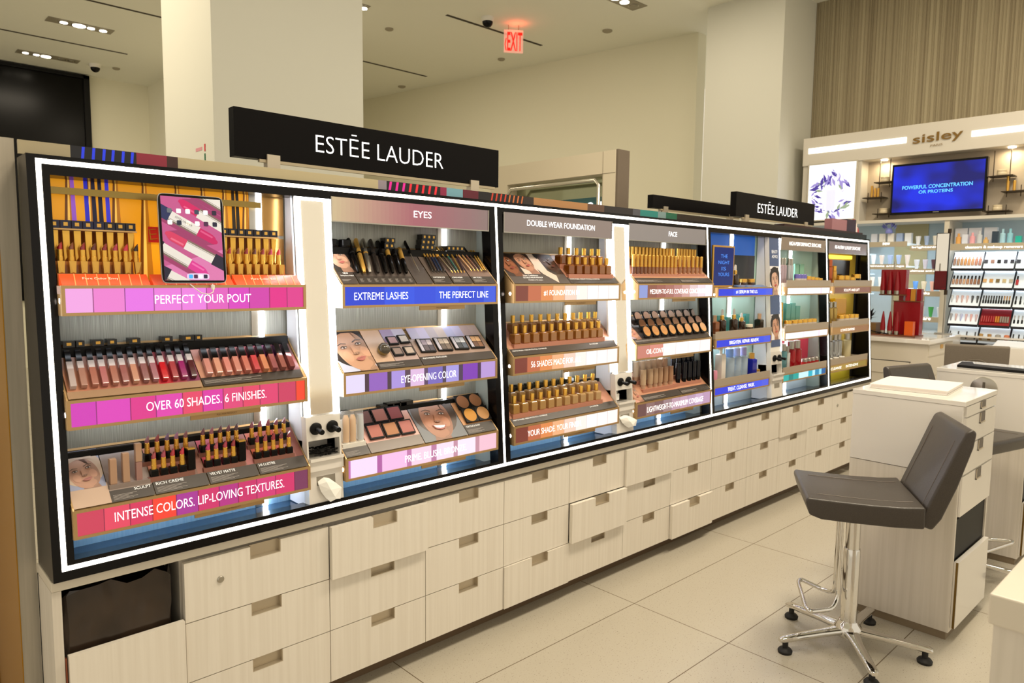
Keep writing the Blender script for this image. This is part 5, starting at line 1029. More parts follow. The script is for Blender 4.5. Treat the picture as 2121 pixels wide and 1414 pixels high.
# ================================================================== MAKE-UP DESKS
def handle_notch(mb_parent, x, z, y, w=.045, h=.042):
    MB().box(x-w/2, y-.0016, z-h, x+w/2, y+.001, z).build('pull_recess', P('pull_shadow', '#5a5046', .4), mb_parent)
    MB().box(x-w/2, y-.004, z-h, x-w/2+.005, y-.0005, z).box(x-w/2, y-.004, z-h, x+w/2, y-.0005, z-h+.005).build('pull', NICKEL, mb_parent)
def desk(x0, y0, label, side_handle=False):
    t = thing('makeup_desk', label, 'desk', (x0+.235, y0+.215, 0), 0, 'make-up desks'); a, b, c, d = -.235, .235, -.215, .215
    MB().box(a, c+.006, .685, b, d, .97).build('upper_body', GLOSSW, t, bev=.002)
    MB().box(a-.002, c-.002, .97, b+.002, d+.002, .99).build('top', GLOSSW, t, bev=.002)
    lb = MB(); lb.box(a+.002, c+.006, .035, a+.018, d, .683).box(b-.018, c+.006, .035, b, d, .683).box(a+.018, d-.016, .035, b-.018, d, .683).box(a+.018, c+.006, .035, b-.018, d-.016, .05).box(a+.018, c+.02, .50, b-.018, d-.016, .515)
    lb.build('lower_body', ASHG, t)
    MB().box(a+.010, c+.016, 0, b-.010, d-.01, .035).build('plinth', P('brown_plinth', '#8a7a64', .35, .2), t)
    zs = [(.925, .968, 'a'), (.81, .922, 'b'), (.688, .807, 'b'), (.517, .683, 'b')]
    for k, (z0, z1, _) in enumerate(zs):
        dr = MB().box(a+.020, c-.003, z0+.001, b-.016, c+.006, z1-.001).build('drawer', GLOSSW, t)
        handle_notch(dr, .01, z1-.001, c-.003, .075, .030 if k == 0 else .045)
    MB().box(a+.020, c-.012, .052, b-.016, c+.006, .33).build('tilt_door', GLOSSW, t)
    MB().box(a+.0185, c-.010, .052, a+.020, c-.002, .33).build('hinge', P('brass_hinge', '#7a6030', .4, .8), t)
    MB().box(a+.020, c+.012, .332, b-.020, c+.016, .498).build('opening_back', BLACKM, t)
    if side_handle:
        p = MB().lathe([(.062, 0), (.062, .004), (.058, .006)], 32, Matrix.Translation((a-.0, -.01, .90)) @ Matrix.Rotation(-math.pi/2, 4, 'Y')).build('cord_plate', STEEL, t, smooth=.5)
        MB().box(a-.008, -.016, .865, a-.005, -.004, .935).build('plate_slot', P('slot_grey', '#6f6a62', .3, .8), t)
    return t
desk(2.062, -1.312, 'white make-up desk behind the near stool, white book on its top')
desk(3.20, -1.312, 'white make-up desk further back with a round grey metal plate on its side', True)
near = thing('makeup_desk', 'cream topped counter corner at the lower right edge with a brown box', 'desk', (.55, -2.1, 0), 0, 'make-up desks')
MB().box(-.42, -.6, .935, .62, .255, .985).build('top', WORKTOP, near, bev=.003)
MB().box(-.413, -.59, .0, .612, .248, .935).build('body', ASHG, near)
MB().box(-.4145, -.2, .60, -.412, .06, .92).build('drawer', GLOSSW, near); MB().box(-.4145, .06, .60, -.4125, .068, .92).build('gap', BLACKM, near)
tag(MB().box(.255, -1.98, .9855, .40, -1.885, 1.045).build('brown_box', P('brown_leather_box', '#4c3216', .4), bev=.003), 'dark brown box on the cream counter corner at the lower right', 'box')
bk = thing('book', 'white closed case lying on the near make-up desk', 'book', (2.32, -1.055, .9905), .09)
MB().box(-.165, -.150, 0, .165, .150, .004).build('bottom_cover', WHITE, bk); MB().box(-.160, -.146, .004, .160, .146, .016).build('body', P('warm_white_case', '#efe7e0', .4), bk); MB().box(-.165, -.150, .016, .165, .150, .020).build('lid', P('warm_white_case'), bk, bev=.001)
tag(MB().prism([(3.27, -1.30), (3.38, -1.30), (3.42, -1.0), (3.52, -.97), (3.50, -.92), (3.30, -.95)], 'z', .9905, 1.004).build('black_mat', BLACKM, bev=.002), 'black flat mat lying on the further make-up desk', 'mat')

# ================================================================== STOOLS
def stool(loc, ang, label, zs=0., wing=False):
    """ang: heading of the seat front"""
    t = thing('makeup_stool', label, 'stool', (loc[0], loc[1], 0), ang, 'make-up stools')   # local +x = front
    for k in range(5):
        a = math.radians(26+72*k); R = Matrix.Rotation(a, 4, 'Z')
        mb = MB(); sec = [(.030, .030, .062, .088), (.12, .021, .056, .080), (.22, .018, .048, .072), (.285, .017, .044, .066), (.297, .012, .046, .060)]
        rings = []
        for x, w, z0, z1 in sec:
            zc = (z0+z1)/2; hh = (z1-z0)/2
            rings.append([R @ Vector((x, w*math.copysign(abs(math.cos(q))**.6, math.cos(q)), zc+hh*math.copysign(abs(math.sin(q))**.6, math.sin(q)))) for q in [2*math.pi*j/12 for j in range(12)]])
        for r_ in rings: mb.v += [tuple(p) for p in r_]
        for j in range(len(rings)-1):
            for q in range(12): mb.f.append((j*12+q, j*12+(q+1) % 12, (j+1)*12+(q+1) % 12, (j+1)*12+q)); mb.m.append(0)
        mb.f.append(tuple(range(12))); mb.m.append(0); mb.f.append(tuple(48+q for q in range(12))); mb.m.append(0)
        lg = mb.build('leg', CHROME, t, smooth=.9)
        MB().lathe([(.026, 0), (.028, .010), (.022, .018), (.011, .022), (.011, .050)], 18, R @ TR(.272, 0, 0)).build('foot', RUBBER, lg, smooth=.7)
    MB().lathe([(.048, .052), (.052, .06), (.052, .086), (.040, .100), (.034, .112)], 28).build('hub', CHROME, t, smooth=.8)
    MB().lathe([(.031, .10), (.031, .405), (.030, .408)], 28).build('column', CHROME, t, smooth=.6)
    MB().lathe([(.0265, .40), (.0265, .575+zs)], 28).build('piston', CHROME, t, smooth=.6)
    def curve(pts, n=5):
        out = []; P_ = [Vector(p) for p in pts]
        for i in range(len(P_)):
            if i in (0, len(P_)-1): out.append(P_[i]); continue
            a = P_[i-1]; b = P_[i+1]; c = P_[i]; r = min(.035, (a-c).length*.45, (b-c).length*.45); s = c+(a-c).normalized()*r; e = c+(b-c).normalized()*r
            for k in range(n+1): u = k/n; out.append(s*(1-u)**2+c*2*u*(1-u)+e*u*u)
        return out
    pth = [(-.06, .030, .552+zs), (.048, .030, .552+zs), (.050, .032, .205), (.075, .085, .185), (.165, .155, .195), (.178, .120, .196), (.178, -.120, .196), (.165, -.155, .195), (.075, -.085, .185), (.050, -.032, .205), (.048, -.030, .552+zs), (-.06, -.030, .552+zs)]
    MB().tube(curve(pth), .0085, 10).build('footrest', CHROME, t, smooth=1.2)
    MB().box(-.10, -.05, .556+zs, .08, .05, .575+zs).build('seat_plate', BLACKM, t)
    MB().tube([(-.02, -.03, .566+zs), (-.06, -.14, .562+zs), (-.07, -.20, .556+zs)], .005, 8).build('lever', BLACKM, t); 
    z = .575+zs
    # upholstered seat: grid surface with rounded sides and raised front lip
    def pad(name, prof, W_, M_, bev):
        """upholstered block: side profile (x, z) given a width, its long edges rounded"""
        me = MB().prism(prof, 'y', -W_/2, W_/2).mesh('pad', LEATHER); bm = bmesh.new(); bm.from_mesh(me)
        ed = [e for e in bm.edges if len(e.link_faces) == 2 and e.calc_face_angle(0) > .45]
        bmesh.ops.bevel(bm, geom=ed, offset=bev, segments=5, affect='EDGES', profile=.5, clamp_overlap=True)
        bm.to_mesh(me); bm.free(); me.shade_smooth(); me.set_sharp_from_angle(angle=.9)
        me.transform(M_); return put(name, me, t)
    seat = pad('seat', [(-.195, .0), (-.10, -.004), (.05, -.002), (.15, .002), (.192, .016), (.208, .066), (.203, .082), (.16, .079), (.08, .076), (-.02, .073), (-.12, .074), (-.195, .080)], .415, TR(0, 0, z), .020)
    B = TR(-.190, 0, z+.004) @ Matrix.Rotation(math.radians(-18 if not wing else -14), 4, 'Y')
    back = pad('backrest', [(.014, .0), (.010, .10), (.004, .22), (.0, .33), (-.004, .375), (-.022, .392), (-.038, .385), (-.048, .33), (-.054, .18), (-.050, .05), (-.036, .0)], .375, B, .018)
    for yy in (-.135, .135):
        MB().tube([(-.17, yy, z+.0785), (-.12, yy, z+.0742), (-.02, yy, z+.0733), (.08, yy, z+.0763), (.16, yy, z+.0793)], .0013, 6).build('seam', P('seam_thread', '#6b6057', .5), seat)
        MB().tube([tuple(B @ Vector(q)) for q in ((.0113, yy, .06), (.0103, yy, .10), (.0043, yy, .22), (.0003, yy, .33))], .0013, 6).build('seam', P('seam_thread'), back)
    return t
FWD = math.atan2(.855, -.52)
stool((1.715, -1.045), FWD, 'taupe leather stool on a chrome five-star base in the foreground, facing the drawers')
stool((2.868, -1.13), math.radians(-104), 'taupe stool between the two make-up desks, only back and seat corner showing', .075)
st3 = stool((4.83, -.66), math.radians(15), 'taupe stool standing before the wall shelves, round stitched logo on its back', .08)
FAB = noisecol('grey_taupe_fabric', '#6f665a', '#7a7064', (400, 400, 400), .85, 2)
for c_ in st3.children:
    if c_.name.split('.')[0] in ('seat', 'backrest'):
        recolor(c_, 0, FAB)
        if c_.name.startswith('backrest'): b3 = c_
B3 = TR(-.190, 0, .575+.08+.004) @ Matrix.Rotation(math.radians(-18), 4, 'Y')
for k in (1., .72): MB().tube([tuple(B3 @ Vector((-.0535, .075*k*math.cos(a), .24+.055*k*math.sin(a)))) for a in [math.pi*q/10-.6 for q in range(17)]], .002, 6).build('stitching', P('stitch', '#8a8174', .6), b3)
# ================================================================== RED PRODUCT COUNTER beyond the case
rc = thing('display_counter', 'cream counter with gold pulls carrying the red product stand', 'counter', (5.38, .25, 0))
MB().box(-.31, -.53, .08, .31, .95, .955).build('body', WORKTOP, rc); MB().box(-.34, -.55, .955, .34, .97, .99).build('top', GLOSSW, rc, bev=.003); MB().box(-.28, -.5, 0, .28, .92, .08).build('plinth', P('brown_plinth'), rc)
for z0, z1, g in ((.86, .945, 1), (.70, .85, 0), (.45, .69, 1)):
    d_ = MB().box(-.30, -.536, z0, .30, -.53, z1-.004).build('drawer', WORKTOP, rc)
    if g: MB().box(-.03, -.540, z1-.04, .03, -.536, z1-.006).build('pull', GOLDM, d_)
d_ = MB().box(-.316, -.40, .70, -.31, .90, .80).build('drawer', WORKTOP, rc); MB().box(-.319, .10, .775, -.316, .34, .802).build('pull', P('lime_gold', '#b8a02c', .3, .7), d_)
MB().box(-.3165, -.41, .80, -.3105, .91, .805).build('shadow_gap', BLACKM, rc)
rs = thing('product_stand', 'dark red stand of perfume and cream boxes with a pole', 'stand', (5.30, .03, .991))
REDP = P('lacquer_red', '#7e0c16', .25); REDD = P('deep_red', '#5c0a10', .25)
MB().box(-.10, -.17, 0, .10, .17, .012).build('base', P('copper_base', '#7a4a34', .3, .5), rs); MB().box(.0, -.165, .012, .08, .04, .285).build('lower_block', REDP, rs, bev=.002)
MB().lathe([(.006, .012), (.006, .62)], 10, TR(0, .05, 0)).build('pole', STEEL, rs); MB().box(-.02, -.05, .345, .05, .145, .55).build('upper_block', REDP, rs, bev=.002); MB().box(-.03, -.055, .335, .055, .15, .345).build('upper_plate', P('copper_base'), rs)
MB().box(-.005, -.165, .285, .085, .045, .292).build('shelf_plate', P('copper_base'), rs)
product('redtube', 'cream_tube', [('cap', MB().lathe([(.018, 0), (.019, .03)], 16).mesh('c', STEEL, smooth=.5)), ('tube', MB().lathe([(.019, .03), (.02, .06), (.012, .14), (.004, .19)], 16).mesh('t', REDP, smooth=.6))])
for k, y in enumerate((.155, .10, .045)): place('redtube', TR(5.24, .03+y-.06, 1.0035), 'red cream tube with silver cap, %s from the left at the foot of the stand' % ORD[k], 'cream tube', 'red cream tubes')
for k, y in enumerate((.12, .065, .010)): place('redtube', TR(5.262, .03+y, 1.337), 'red cream tube with silver cap, %s from the left in the raised row' % ORD[k], 'cream tube', 'red cream tubes')
box(5.235, -.085, 1.0035, .05, .065, .115, 'orange carton at the foot of the red stand', None, '#c8581c', False)
for k, (y, c) in enumerate([(-.01, '#8c1018'), (-.06, '#a01820'), (-.10, '#b88030'), (-.145, '#7c0c14')]): box(5.34, y+.03, 1.2835, .05, .035, .10, 'small %s carton on the ledge of the red stand, %s from the left' % (['dark red', 'bright red', 'gold', 'crimson'][k], ORD[k]), 'cartons on the red stand', c, False)
pl = thing('dark_display', 'black leafy ornament on a brown box beside the red stand', 'ornament', (5.30, .27, .991))
MB().box(-.06, -.09, .012, .06, .09, .10).build('box', P('brown_card', '#6a4c24', .5), pl); MB().box(-.09, -.13, 0, .09, .13, .012).build('tray', BLACKM, pl)
mb = MB(); random.seed(4)
for k in range(60):
    a = random.uniform(0, 6.28); b = random.uniform(.1, 1.2); p = Vector((0, 0, .13)); d = Vector((math.cos(a)*math.cos(b), math.sin(a)*math.cos(b), math.sin(b)))*random.uniform(.06, .11); s_ = d.cross(Vector((0, 0, 1))).normalized()*.012
    mb.poly([p, p+d*.5+s_, p+d, p+d*.5-s_])
mb.lathe([(.02, .10), (.035, .14), (.02, .17)], 8); mb.build('leaves', BLACKM, pl)
MB().tube([(-.07, .1, .012), (-.09, .02, .06), (-.08, -.08, .03), (-.085, -.2, .014)], .004, 6).build('cable', BLACKM, pl)

# ================================================================== ILLUMINATED CABINET behind the main sign
vc = thing('wall_cabinet', 'tall cream display cabinet with rounded lit frame behind the large sign', 'cabinet', (2.66, 1.0, 0))
CREAMC = P('cream_cabinet', '#e8dcc4', .35)
MB().box(0, -.05, 2.15, .11, 1.2, 2.30).box(0, -.05, 0, .11, .06, 2.15).box(0, 1.0, 0, .11, 1.2, 2.15).box(.02, .06, 0, .11, 1.0, 1.0).build('cabinet_body', CREAMC, vc)
MB().box(.006, -.066, 0, .13, -.05, 2.303).build('side_panel', P('bronze_side', '#75685a', .35, .3), vc); MB().box(-.001, -.05, 2.149, .002, 1.0, 2.153).box(-.001, .055, .9, .002, .058, 2.3).build('joint_line', P('joint', '#8d8068', .6), vc)
pp = [(-.006, .085, 1.0), (-.006, .085, 2.08), (-.006, .12, 2.115), (-.006, .95, 2.115), (-.006, .985, 2.08), (-.006, .985, 1.0)]
MB().tube(pp, .014, 10).build('frame_tube', P('silver_tube', '#cfcabc', .25, .7), vc, smooth=1)
MB().box(.10, .06, 1.0, .108, 1.0, 2.15).build('mirror', P('greenish_mirror', '#aeb39a', .08, .8), vc)
vs = thing('mirror_lamp_board', 'teal board with round white lamps inside the lit cabinet', 'lamp board', (2.735, 1.32, 1.70))
MB().box(-.004, -.24, 0, .004, .32, .31).build('board', P('teal_board', '#2c5c60', .4), vs)
for k in range(4):
    for j in range(3): MB().lathe([(.028, 0), (.026, .008)], 16, Matrix.Translation((-.004, -.19+k*.09, .09+j*.08)) @ Matrix.Rotation(-math.pi/2, 4, 'Y')).build('lamp', P('white_lamp', '#f4fbff', .4, 0, 1.2), vs)

# ================================================================== SKINCARE WALL UNIT
SX = 6.3
wu = thing('shelf_wall', 'large white wall unit of lit skincare shelves with gold shop lettering', 'wall unit', (SX, -.9, 0))
def wb(name, mat, y0, y1, z0, z1, x0=0., x1=.38, bev=0., parent=None):
    return MB().box(x0, y0+.9, z0, x1, y1+.9, z1).build(name, mat, parent or wu, bev=bev)
PANW = P('unit_white', '#cfc9bd', .5)
wb('header', PANW, -3.0, 1.37, 2.62, 2.90, -.02, .40)
wb('pilaster', PANW, 1.32, 1.37, 0, 2.62); wb('ledge', PANW, -3.0, 1.37, 2.00, 2.028, -.04, .38); wb('niche_back', P('niche_taupe', '#b3a693', .7), -3.0, .80, 2.028, 2.62, .16, .2); wb('pilaster', PANW, .775, .805, 2.028, 2.62, -.01, .2)
wb('lower_back', P('pale_blue_back', '#aebcc0', .4), -3.0, 1.32, .95, 2.0, .36, .38); wb('back_panel', P('olive_panel', '#b0a378', .5), .25, .55, .95, 2.0, .35, .36)
wb('pilaster', P('unit_post', '#cdc6b6', .4), -.035, .005, .95, 2.0, -.03, .36); wb('base', PANW, -3.0, 1.32, 0, .95, -.02, .38); wb('base_top', GLOSSW, -3.0, 1.32, .95, .965, -.10, .38)
for y0, y1, z0, z1 in ((.376, 1.312, 2.74, 2.792), (-3.0, -.16, 2.727, 2.777)):
    wb('light_bar', P('header_light', '#ffffff', .5, 0, 3.2, ecol='#fff8ec'), y0, y1, z0, z1, -.024, -.019)
text('sisley', 'lettering', (-.026, .318+.9, 2.695), (0, -1, .035), (0, 0, 1), .415, .105, P('gold_letters', '#8a6a34', .3, .6), wu, .004, .012)
text('PARIS', 'lettering', (-.026, .165+.9, 2.678), (0, -1, .035), (0, 0, 1), .10, .018, P('gold_letters'), wu, .004)
ps = thing('light_poster', 'white lit poster of a violet flower ring around a bottle', 'poster', (SX-.03, 1.055, 2.045))
MB().box(0, -.25, 0, .03, .25, .585).build('frame', P('poster_frame', '#bfb8a8', .4), ps)
mb = MB(); ms = [P('poster_white', '#eef2fa', .4, 0, .85), P('poster_v1', '#4a3ca0', .4, 0, .4), P('poster_v2', '#8c84c8', .4, 0, .6), P('poster_v3', '#c8cce4', .4, 0, .7), P('poster_g', '#8ca08c', .4, 0, .5)]
mb.poly([(-.001, -.235, .012), (-.001, .235, .012), (-.001, .235, .572), (-.001, -.235, .572)], 0); random.seed(21)
for k in range(90):
    a = random.uniform(.35, 5.9); r_ = random.uniform(.11, .20); cy, cz = r_*math.cos(a)*-1, .25+r_*1.15*math.sin(a); l = random.uniform(.014, .058); b = a+random.uniform(-.8, .8)
    mb.poly([(-.0015-k*.00003, y, z) for y, z in [(cy+l*math.cos(b), cz+l*math.sin(b)), (cy+l*.35*math.cos(b+1.6), cz+l*.35*math.sin(b+1.6)), (cy-l*math.cos(b), cz-l*math.sin(b)), (cy-l*.3*math.cos(b+1.4), cz-l*.3*math.sin(b+1.4))]], random.choice([1, 1, 2, 2, 3, 4]))
mb.poly([(-.004, y, z) for y, z in [(.045, .10), (-.045, .10), (-.05, .31), (.05, .31)]], 3)
for z, w in ((.52, .09), (.49, .20)): mb.poly([(-.004, y, zz) for y, zz in [(-w/2, z), (w/2, z), (w/2, z+.006), (-w/2, z+.006)]], 3)
mb.build('picture', ms, ps)
tv = thing('television', 'wall television with white words on a blue screen', 'television', (SX+.02, .105, 2.075))
MB().box(0, -.395, 0, .05, .395, .475).build('body', BLACK, tv, bev=.003)
scm = P('tv_blue', '#0418c0', .2); n_, l_, b_ = N(scm); tn = n_.new('ShaderNodeTexNoise'); tn.inputs['Scale'].default_value = 2.2; tn.inputs['Detail'].default_value = 1; cr = n_.new('ShaderNodeValToRGB'); cr.color_ramp.elements[0].color = (*lin('#020a68'), 1); cr.color_ramp.elements[1].color = (*lin('#0a2cf0'), 1); cr.color_ramp.elements[0].position = .35; cr.color_ramp.elements[1].position = .65
l_.new(tn.outputs[0], cr.inputs[0]); l_.new(cr.outputs[0], b_.inputs['Emission Color']); b_.inputs['Emission Strength'].default_value = .9; b_.inputs['Base Color'].default_value = (0, 0, .02, 1)
MB().box(-.0012, -.378, .022, -.0002, .378, .455).build('screen', scm, tv)
TXB = P('tv_text', '#58b4ff', .5, 0, 1.0)
text('POWERFUL CONCENTRATION', 'lettering', (-.002, .295, .232), (0, -1, 0), (0, 0, 1), .585, .034, TXB, tv, .001, .012); text('OR PROTEINS', 'lettering', (-.002, .15, .186), (0, -1, 0), (0, 0, 1), .285, .030, TXB, tv, .001, .012)
MB().box(-.0015, -.03, .008, 0, .02, .013).build('logo_bar', P('grey_logo', '#9a9a9a', .4), tv)
DRK = P('bronze_metal', '#3c3022', .4, .6)
for i, (yc, w, z, nm) in enumerate([(.58, .16, 2.40, 'upper shelf left of the television'), (.665, .19, 2.258, 'middle shelf left of the television'), (.575, .17, 2.097, 'low shelf left of the television'), (-.39, .19, 2.375, 'upper shelf right of the television'), (-.49, .17, 2.236, 'middle shelf right of the television'), (-.375, .20, 2.072, 'low shelf right of the television')]):
    s_ = thing('bracket_shelf', 'thin bronze '+nm, 'shelf', (SX+.06, yc, z), 0, 'thin bronze shelves')
    MB().box(-.05, -w/2, -.008, .095, w/2, 0).build('board', DRK, s_)
    MB().box(.0, -w/2+.03, (-.05 if i % 3 != 2 else -.04), .006, -w/2+.036, .22 if i % 3 == 0 else .05).box(.0, w/2-.036, -.05 if i % 3 != 2 else -.04, .006, w/2-.03, .22 if i % 3 == 0 else .05).build('rod', DRK, s_)
    if i % 3 == 1:
        for k in range(3 if i == 1 else 2): tag(MB().lathe([(.012, 0), (.012, [.11, .07, .085][k]*(1 if i == 1 else 1.2)), (.010, .115 if k == 0 else .09)], 14, TR(SX+.07, yc+(.03-.03*k)*(1 if i == 1 else 1.6), z+.0005)).build('gold_bottle', GOLDM), 'slim gold bottle on the %s, %s from the left' % (nm, ORD[k]), 'bottle', 'gold bottles beside the television')
    else:
        tag(MB().lathe([(.035, 0), (.038, .006), (.038, .026), (.036, .03), (.037, .032), (.037, .048), (.034, .05)], 20, TR(SX+.07, yc, z+.0005)).build('cream_jar', P('warm_jar', '#d8c8a8', .25), smooth=.6), 'cream pot on the '+nm, 'cream jar')
for y in (.60, -.45):
    tag(MB().lathe([(.03, 0), (.03, -.008)], 18, TR(SX+.08, y, 2.6185)).build('downlight', P('lit_lamp')), 'small lit downlight above the thin shelves %s of the television' % ('left' if y > 0 else 'right'), 'downlight')
    area('niche_light', (SX+.08, y, 2.60), .05, 1.3, col=(1, .8, .5))
# lit glass shelves, left half
GLS = P('shelf_lit', '#dfeaf0', .3, 0, .42); LABB = P('label_strip', '#b5aa94', .5)
bays = [(.31, .68, [1.79, 1.575, 1.36], ['new', 'ultimate anti-age', '']), (.005, .285, [1.75, 1.53, 1.325, 1.085], ['brightening', 'ultimate anti-age', 'masks', 'suncare']), (.72, 1.28, [1.70, 1.50, 1.30], ['', '', ''])]
i = 0
for (y0, y1, zz, names) in bays:
    for z, nm in zip(zz, names):
        i += 1
        s_ = thing('glass_shelf', 'lit shelf labelled %s on the skincare wall' % nm if nm and nm != 'ultimate anti-age' else ('lit shelf labelled ultimate anti-age, %s' % ('nearer the tall mirror' if y0 < .1 else 'below the new shelf') if nm else 'lit unlabelled shelf number %d from the top in the %s skincare bay' % (zz.index(z)+1, 'end' if y0 > .7 else 'middle')), 'shelf', (SX, (y0+y1)/2, z), 0, 'lit skincare shelves'); w = (y1-y0)/2
        MB().box(-.03, -w, 0, .345, w, .012).build('board', GLS, s_); MB().box(-.034, -w, -.022, -.030, w, .028).build('label_strip', LABB, s_)
        MB().box(-.028, -w+.02, -.010, -.01, w-.02, -.001).build('light_strip', LEDC, s_)
        if nm: ww = min(2*w-.03, .022*len(nm)); text(nm, 'lettering', (-.0345, ww/2, -.004), (0, -1, 0), (0, 0, 1), ww, .024, LETW, s_, .0008, .008)
        # products
        random.seed(i*7)
        n = int((y1-y0)/.065)
        for k in range(n):
            y = y1-.04-(y1-y0-.06)*k/max(1, n-1)
            c = random.choice(['#dfe3ea', '#d8d4cc', '#c8ccd8', '#e4e0d8', '#d4c8c0', '#9cb0d4'])
            if nm == 'masks': c = ['#5c94dc', '#c8bca0', '#d0a08c', '#d8b8a0'][k % 4]
            if 'anti' in nm and y0 < .1: c = ['#c8ccd4', '#b8b4c0', '#4c3038', '#3c3034'][k % 4]
            if nm == 'suncare': c = ['#d8b0a0', '#b8bcbc', '#3c9448', '#c8c8c8'][k % 4]
            if nm == 'new': tag(MB().box(SX+.04, y-.028, z+.0125, SX+.09, y+.028, z+.11).build('carton', P('pc_'+c, c, .3)), 'pale carton on the shelf labelled new, %s from the left' % ORD[k], 'box', 'pale cartons on the new shelf'); continue
            tag(MB().lathe([(.012, 0), (.013, .02), (.024, .10), (.022, .105)], 14, TR(SX+.06, y, z+.0125)).build('cream_tube', P('pc_'+c, c, .3), smooth=.6), '%s tube on the %s, %s from the left' % ({'#5c94dc': 'blue', '#3c9448': 'green', '#4c3038': 'dark', '#3c3034': 'dark'}.get(c, 'pale'), ('shelf labelled '+nm+(' nearer the mirror' if y0 < .1 and 'anti' in nm else '')) if nm else '%s unlabelled shelf of the %s bay' % (ORD[zz.index(z)], 'end' if y0 > .7 else 'middle'), ORD[k]), 'cream tube', 'tubes on the lit skincare shelves')
fl = MB(); random.seed(8)
for k in range(26):
    a = random.uniform(0, 6.28); r_ = random.uniform(.02, .065); p = Vector((SX+.02, .50+r_*math.cos(a), 1.93+abs(r_*math.sin(a))*.8)); fl.poly([p, p+Vector((-.012, .02*math.cos(a+1), .02)), p+Vector((-.004, .03*math.cos(a), .032)), p+Vector((.01, .02*math.cos(a-1), .016))])
fl.lathe([(.03, 1.9015), (.034, 1.92), (.02, 1.95)], 10, TR(SX+.03, .50, 0))
tag(fl.build('flower_ornament', P('violet_petals', '#8088d0', .5)), 'violet flower ornament above the shelf labelled new', 'ornament')
mz = thing('tall_mirror', 'narrow framed swivel mirror on a post before the skincare wall', 'mirror', (5.9, -.10, 1.37))
MB().box(-.008, -.052, 0, .008, .052, .495).build('frame', BLACKM, mz); MB().box(-.0095, -.046, .006, -.008, .046, .489).build('glass', MIRROR, mz); MB().lathe([(.008, -.38), (.008, 0)], 10, TR(0, -.045, 0)).build('post', STEEL, mz); MB().lathe([(.014, -.04), (.014, 0)], 10, TR(0, -.045, 0)).lathe([(.014, .495), (.014, .53)], 10, TR(0, -.045, 0)).build('pivot', DRK, mz); MB().lathe([(.07, -.384), (.07, -.375)], 20, TR(0, -.045, 0)).build('foot', STEEL, mz)
tag(MB().box(5.80, -.25, 0, 6.02, -.02, .985).build('mirror_pedestal', GLOSSW), 'narrow white pedestal under the swivel mirror', 'pedestal')
# right half: top cleansers shelf and slanted black trays
cs = thing('glass_shelf', 'lit shelf labelled cleansers & makeup removers', 'shelf', (SX, -.60, 1.755), 0, 'lit skincare shelves')
MB().box(-.05, -.56, 0, .345, .54, .014).build('board', GLS, cs); MB().box(-.054, -.56, -.03, -.05, .54, .030).build('label_strip', LABB, cs); MB().box(-.045, -.55, -.012, -.02, .53, -.001).build('light_strip', LEDC, cs)
text('cleansers & makeup removers', 'lettering', (-.0545, .42, -.022), (0, -1, 0), (0, 0, 1), .43, .030, LETW, cs, .0008, .008)
for k, (y, c, h, sh_) in enumerate([(-.10, '#e0a860', .11, 0), (-.155, '#d8dce8', .10, 1), (-.21, '#e8a8b0', .115, 0), (-.265, '#c8ccd0', .13, 0), (-.315, '#d8b070', .07, 0), (-.385, '#2c3c4c', .12, 1), (-.44, '#a8d0e0', .14, 0), (-.495, '#90c8d8', .14, 0), (-.56, '#20b0a0', .075, 1), (-.64, '#d8d8e0', .12, 0)]):
    nm = ['amber', 'pale lilac', 'pink', 'silver', 'short amber', 'dark blue', 'pale blue', 'aqua', 'turquoise', 'white'][k]
    m_ = P('cl_'+c, c, .2); tag((MB().lathe([(.022, 0), (.022, h*.7), (.010, h*.75), (.010, h)], 14, TR(SX+.03, y, 1.7695)) if not sh_ else MB().box(SX+.01, y-.022, 1.7695, SX+.05, y+.022, 1.7695+h)).build('cleanser_bottle' if not sh_ else 'cleanser_carton', m_, smooth=.5), nm+' %s on the cleansers shelf of the skincare wall' % ('bottle' if not sh_ else 'carton'), 'bottle' if not sh_ else 'box')
for k, y in enumerate((-.10, -.21, -.33)): tag(MB().box(SX+.10, y-.05, 1.7695, SX+.15, y+.05, 1.93).build('white_carton', P('white_carton', '#dfe2ec', .3)), 'tall white carton at the back of the cleansers shelf, %s from the left' % ORD[k], 'box', 'tall white cartons')
def tslope(z0, v, h=0.): return (SX-.03+v*.085-h*.85, z0+v*.14+h*.5)
rows = [1.565, 1.395, 1.23, 1.063, .90]; colsy = [(-.072, -.312), (-.318, -.553), (-.560, -.80)]
rn = ['top', 'second', 'third', 'fourth', 'bottom']; cn = ['left', 'middle', 'right']
TRW = P('tray_white', '#dde6ec', .3, 0, .30); TRB = P('tray_black', '#15161c', .3)
